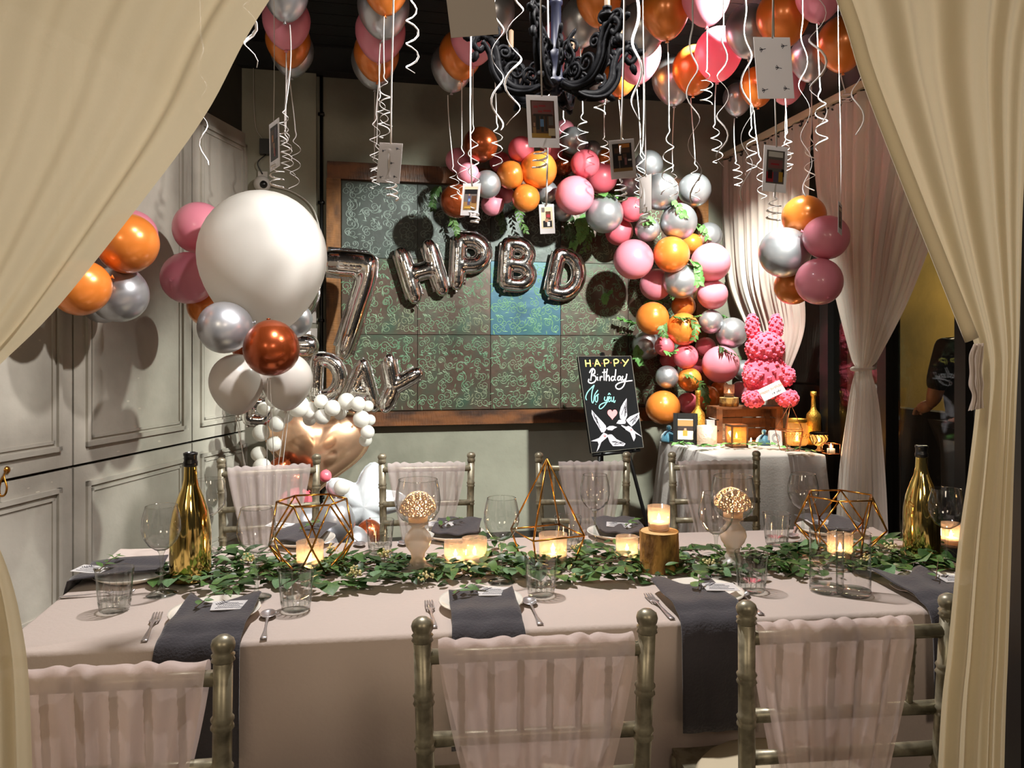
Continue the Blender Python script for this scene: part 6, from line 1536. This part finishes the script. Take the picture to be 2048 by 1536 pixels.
# ================================================================== leafy sprigs stuck in the arch
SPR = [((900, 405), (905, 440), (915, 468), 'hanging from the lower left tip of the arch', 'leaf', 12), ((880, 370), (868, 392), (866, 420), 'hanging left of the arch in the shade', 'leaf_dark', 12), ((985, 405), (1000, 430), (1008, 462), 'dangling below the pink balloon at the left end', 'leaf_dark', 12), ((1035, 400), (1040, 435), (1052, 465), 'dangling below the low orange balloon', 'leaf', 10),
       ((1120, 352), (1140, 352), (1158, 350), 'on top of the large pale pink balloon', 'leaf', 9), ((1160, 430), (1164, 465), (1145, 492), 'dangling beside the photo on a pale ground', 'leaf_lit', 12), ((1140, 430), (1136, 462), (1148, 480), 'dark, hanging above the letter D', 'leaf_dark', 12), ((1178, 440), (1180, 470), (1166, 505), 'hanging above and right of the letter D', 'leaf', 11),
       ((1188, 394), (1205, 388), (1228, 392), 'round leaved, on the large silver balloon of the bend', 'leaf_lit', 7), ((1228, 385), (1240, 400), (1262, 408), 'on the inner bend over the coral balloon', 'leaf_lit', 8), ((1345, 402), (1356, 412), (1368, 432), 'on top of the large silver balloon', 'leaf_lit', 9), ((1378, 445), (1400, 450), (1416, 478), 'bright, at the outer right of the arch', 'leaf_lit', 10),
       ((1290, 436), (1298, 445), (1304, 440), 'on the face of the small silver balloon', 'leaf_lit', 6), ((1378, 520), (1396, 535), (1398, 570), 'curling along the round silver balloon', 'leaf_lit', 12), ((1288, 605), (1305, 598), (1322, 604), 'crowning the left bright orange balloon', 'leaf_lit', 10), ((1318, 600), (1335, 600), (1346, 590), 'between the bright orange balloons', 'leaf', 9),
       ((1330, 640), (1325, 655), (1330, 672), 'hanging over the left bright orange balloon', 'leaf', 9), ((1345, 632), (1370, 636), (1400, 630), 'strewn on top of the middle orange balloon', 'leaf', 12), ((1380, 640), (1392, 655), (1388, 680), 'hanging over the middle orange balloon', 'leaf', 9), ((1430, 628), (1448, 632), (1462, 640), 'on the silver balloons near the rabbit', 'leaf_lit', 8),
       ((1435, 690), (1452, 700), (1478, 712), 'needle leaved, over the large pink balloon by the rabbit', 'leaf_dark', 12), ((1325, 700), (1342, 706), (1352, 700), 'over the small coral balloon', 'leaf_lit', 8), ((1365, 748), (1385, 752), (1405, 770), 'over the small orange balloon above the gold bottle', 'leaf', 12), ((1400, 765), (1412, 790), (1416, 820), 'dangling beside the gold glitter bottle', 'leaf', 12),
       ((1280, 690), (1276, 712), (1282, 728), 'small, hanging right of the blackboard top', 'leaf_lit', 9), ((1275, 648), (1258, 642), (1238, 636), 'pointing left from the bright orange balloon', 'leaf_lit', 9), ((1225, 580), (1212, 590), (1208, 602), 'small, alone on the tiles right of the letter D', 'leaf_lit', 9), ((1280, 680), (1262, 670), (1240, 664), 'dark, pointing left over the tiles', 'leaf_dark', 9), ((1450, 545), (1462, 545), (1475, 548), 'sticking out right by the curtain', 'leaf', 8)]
for i, (a, b, c, l, m, n) in enumerate(SPR):
    q = sum(((Vector((x, y, 0))) for x, y in (a, b, c)), Vector()) / 3
    d = wall_d(q.x) - .10
    for (x, y), (pp, r) in ARCHP.items():
        dx = math.hypot((q.x - x), (q.y - y)) * pp.y / F
        if dx < r * .98: d = min(d, pp.y - math.sqrt(max(0, r * r - dx * dx)) - .015)
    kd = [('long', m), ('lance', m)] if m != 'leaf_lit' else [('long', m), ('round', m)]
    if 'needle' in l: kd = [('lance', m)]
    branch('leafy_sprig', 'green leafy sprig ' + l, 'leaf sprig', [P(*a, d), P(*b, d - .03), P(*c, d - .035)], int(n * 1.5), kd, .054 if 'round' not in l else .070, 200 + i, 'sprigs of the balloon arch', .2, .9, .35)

# brass tie-back hook on the left wall
hp = P(8, 968, 3.12); hk = thing('wall_hook', 'small brass tie-back hook on the grey wall at the left picture edge', 'hook', hp)
obj('loop', MB().tube(cr([(-.01, .03, .05), (.0, 0, .03), (.018, -.01, -.01), (.012, -.012, -.04), (-.008, -.01, -.045), (-.014, -.008, -.01), (-.004, 0, .03)], 5), .0045, 6), M['gold_wire'], hk)
obj('rosette', MB().ball((-.02, .04, .05), .018, 10, 6), M['gold_wire'], hk)

# ================================================================== man outside the window, seen through the glass
def skin_person():
    sc_ = 1.0
    J = {'pel': (0, 0, .94), 'sp': (0, .01, 1.16), 'ch': (0, .0, 1.34), 'nk': (0, .0, 1.475), 'hd': (.0, -.02, 1.56), 'tp': (0, -.01, 1.69),
         'sl': (-.17, 0, 1.405), 'el': (-.245, -.02, 1.13), 'wl': (-.12, -.20, 1.08), 'sr': (.17, 0, 1.405), 'er': (.235, -.02, 1.13), 'wr': (.12, -.20, 1.08),
         'hl': (-.09, 0, .90), 'kl': (-.10, -.02, .49), 'al': (-.10, .02, .08), 'fl': (-.105, -.13, .035), 'hr': (.09, 0, .90), 'kr': (.10, -.02, .49), 'ar': (.10, .02, .08), 'fr': (.105, -.13, .035)}
    RD = {'pel': .135, 'sp': .130, 'ch': .148, 'nk': .058, 'hd': .085, 'tp': .078, 'sl': .068, 'el': .043, 'wl': .03, 'sr': .068, 'er': .043, 'wr': .03, 'hl': .095, 'kl': .062, 'al': .042, 'fl': .04, 'hr': .095, 'kr': .062, 'ar': .042, 'fr': .04}
    Ed = [('pel', 'sp'), ('sp', 'ch'), ('ch', 'nk'), ('nk', 'hd'), ('hd', 'tp'), ('ch', 'sl'), ('sl', 'el'), ('el', 'wl'), ('ch', 'sr'), ('sr', 'er'), ('er', 'wr'), ('pel', 'hl'), ('hl', 'kl'), ('kl', 'al'), ('al', 'fl'), ('pel', 'hr'), ('hr', 'kr'), ('kr', 'ar'), ('ar', 'fr')]
    return J, RD, Ed
def skinned(name, J, RD, Ed, m, root, sub=2):
    ks = list(J); me = bpy.data.meshes.new(name); me.from_pydata([J[k] for k in ks], [(ks.index(a), ks.index(b)) for a, b in Ed], [])
    o = bpy.data.objects.new(name, me); COL.objects.link(o)
    md = o.modifiers.new('skin', 'SKIN'); md.use_smooth_shade = True
    for k, v in zip(ks, me.skin_vertices[0].data): v.radius = (RD[k], RD[k] * (.78 if k in ('pel', 'sp', 'ch') else 1)); v.use_root = (k == root)
    s = o.modifiers.new('sub', 'SUBSURF'); s.levels = sub; s.render_levels = sub
    dg = bpy.context.evaluated_depsgraph_get(); me2 = bpy.data.meshes.new_from_object(o.evaluated_get(dg)); me2.name = name; me2.materials.clear(); me2.materials.append(M[m])
    me2.polygons.foreach_set('use_smooth', [True] * len(me2.polygons)); bpy.data.objects.remove(o); return me2
J, RD, Ed = skin_person()
pm = thing('person', 'person in a black t-shirt standing outside behind the window glass', 'person', (2.64, 4.40, 0), (0, 0, R(188)))
link('body', skinned('body', J, RD, Ed, 'skin', 'pel'), pm)
sk = ('pel', 'sp', 'ch', 'nk2', 'sl', 'el2', 'sr', 'er2'); J2 = {'pel': (0, 0, .90), 'sp': (0, .01, 1.16), 'ch': (0, 0, 1.34), 'nk2': (0, 0, 1.44), 'sl': (-.175, 0, 1.405), 'el2': (-.240, -.018, 1.15), 'sr': (.175, 0, 1.405), 'er2': (.232, -.018, 1.15)}
R2 = {'pel': .185, 'sp': .170, 'ch': .166, 'nk2': .075, 'sl': .084, 'el2': .060, 'sr': .084, 'er2': .060}
link('tshirt', skinned('tshirt', J2, R2, [('pel', 'sp'), ('sp', 'ch'), ('ch', 'nk2'), ('ch', 'sl'), ('sl', 'el2'), ('ch', 'sr'), ('sr', 'er2')], 'shirt', 'pel'), pm)
J3 = {k: J[k] for k in ('pel', 'hl', 'kl', 'al', 'hr', 'kr', 'ar')}; R3 = {k: RD[k] * 1.16 for k in J3}
link('trousers', skinned('trousers', J3, R3, [('pel', 'hl'), ('hl', 'kl'), ('kl', 'al'), ('pel', 'hr'), ('hr', 'kr'), ('kr', 'ar')], 'trousers', 'pel'), pm)
obj('hair', MB().ball((0, .008, 1.655), .092, 18, 12, (.92, 1.05, .92), .04, 30), M['hair'], pm)
mb = MB(); mb.ball((0, -.112, 1.60), .014, 8, 6, (.8, 1.2, 1.4)); obj('nose', mb, M['skin'], pm)
for s in (-1, 1):
    obj('ear', MB().ball((s * .084, -.01, 1.60), .024, 8, 6, (.4, .8, 1.2)), M['skin'], pm); obj('eye', MB().ball((s * .032, -.094, 1.625), .011, 8, 6), M['hair'], pm)
    hb = Vector((0, 0, 0)); mb = MB(); n0 = 0
    mb.tube([hb, hb + Vector((0, -.05, -.02)), hb + Vector((0, -.09, -.035))], [.026, .036, .032], 10)
    for f in range(4): x = (f - 1.5) * .017; L = (.06, .072, .068, .052)[f]; mb.tube(cr([hb + Vector((x, -.085, -.03)), hb + Vector((x, -.085 - L * .5, -.045)), hb + Vector((x, -.085 - L * .75, -.075))], 4), .009, 6)
    mb.tube(cr([hb + Vector((-s * .025, -.04, -.015)), hb + Vector((-s * .045, -.07, -.03)), hb + Vector((-s * .04, -.095, -.045))], 4), .010, 6)
    mb.v = [tuple(Vector(v) + Vector((s * .115, -.205, 1.08))) for v in mb.v]; obj('hand', mb, M['skin'], pm)
obj('mouth', MB().tube([(-.02, -.098, 1.565), (0, -.102, 1.563), (.02, -.098, 1.565)], .005, 5), M['coral'], pm)
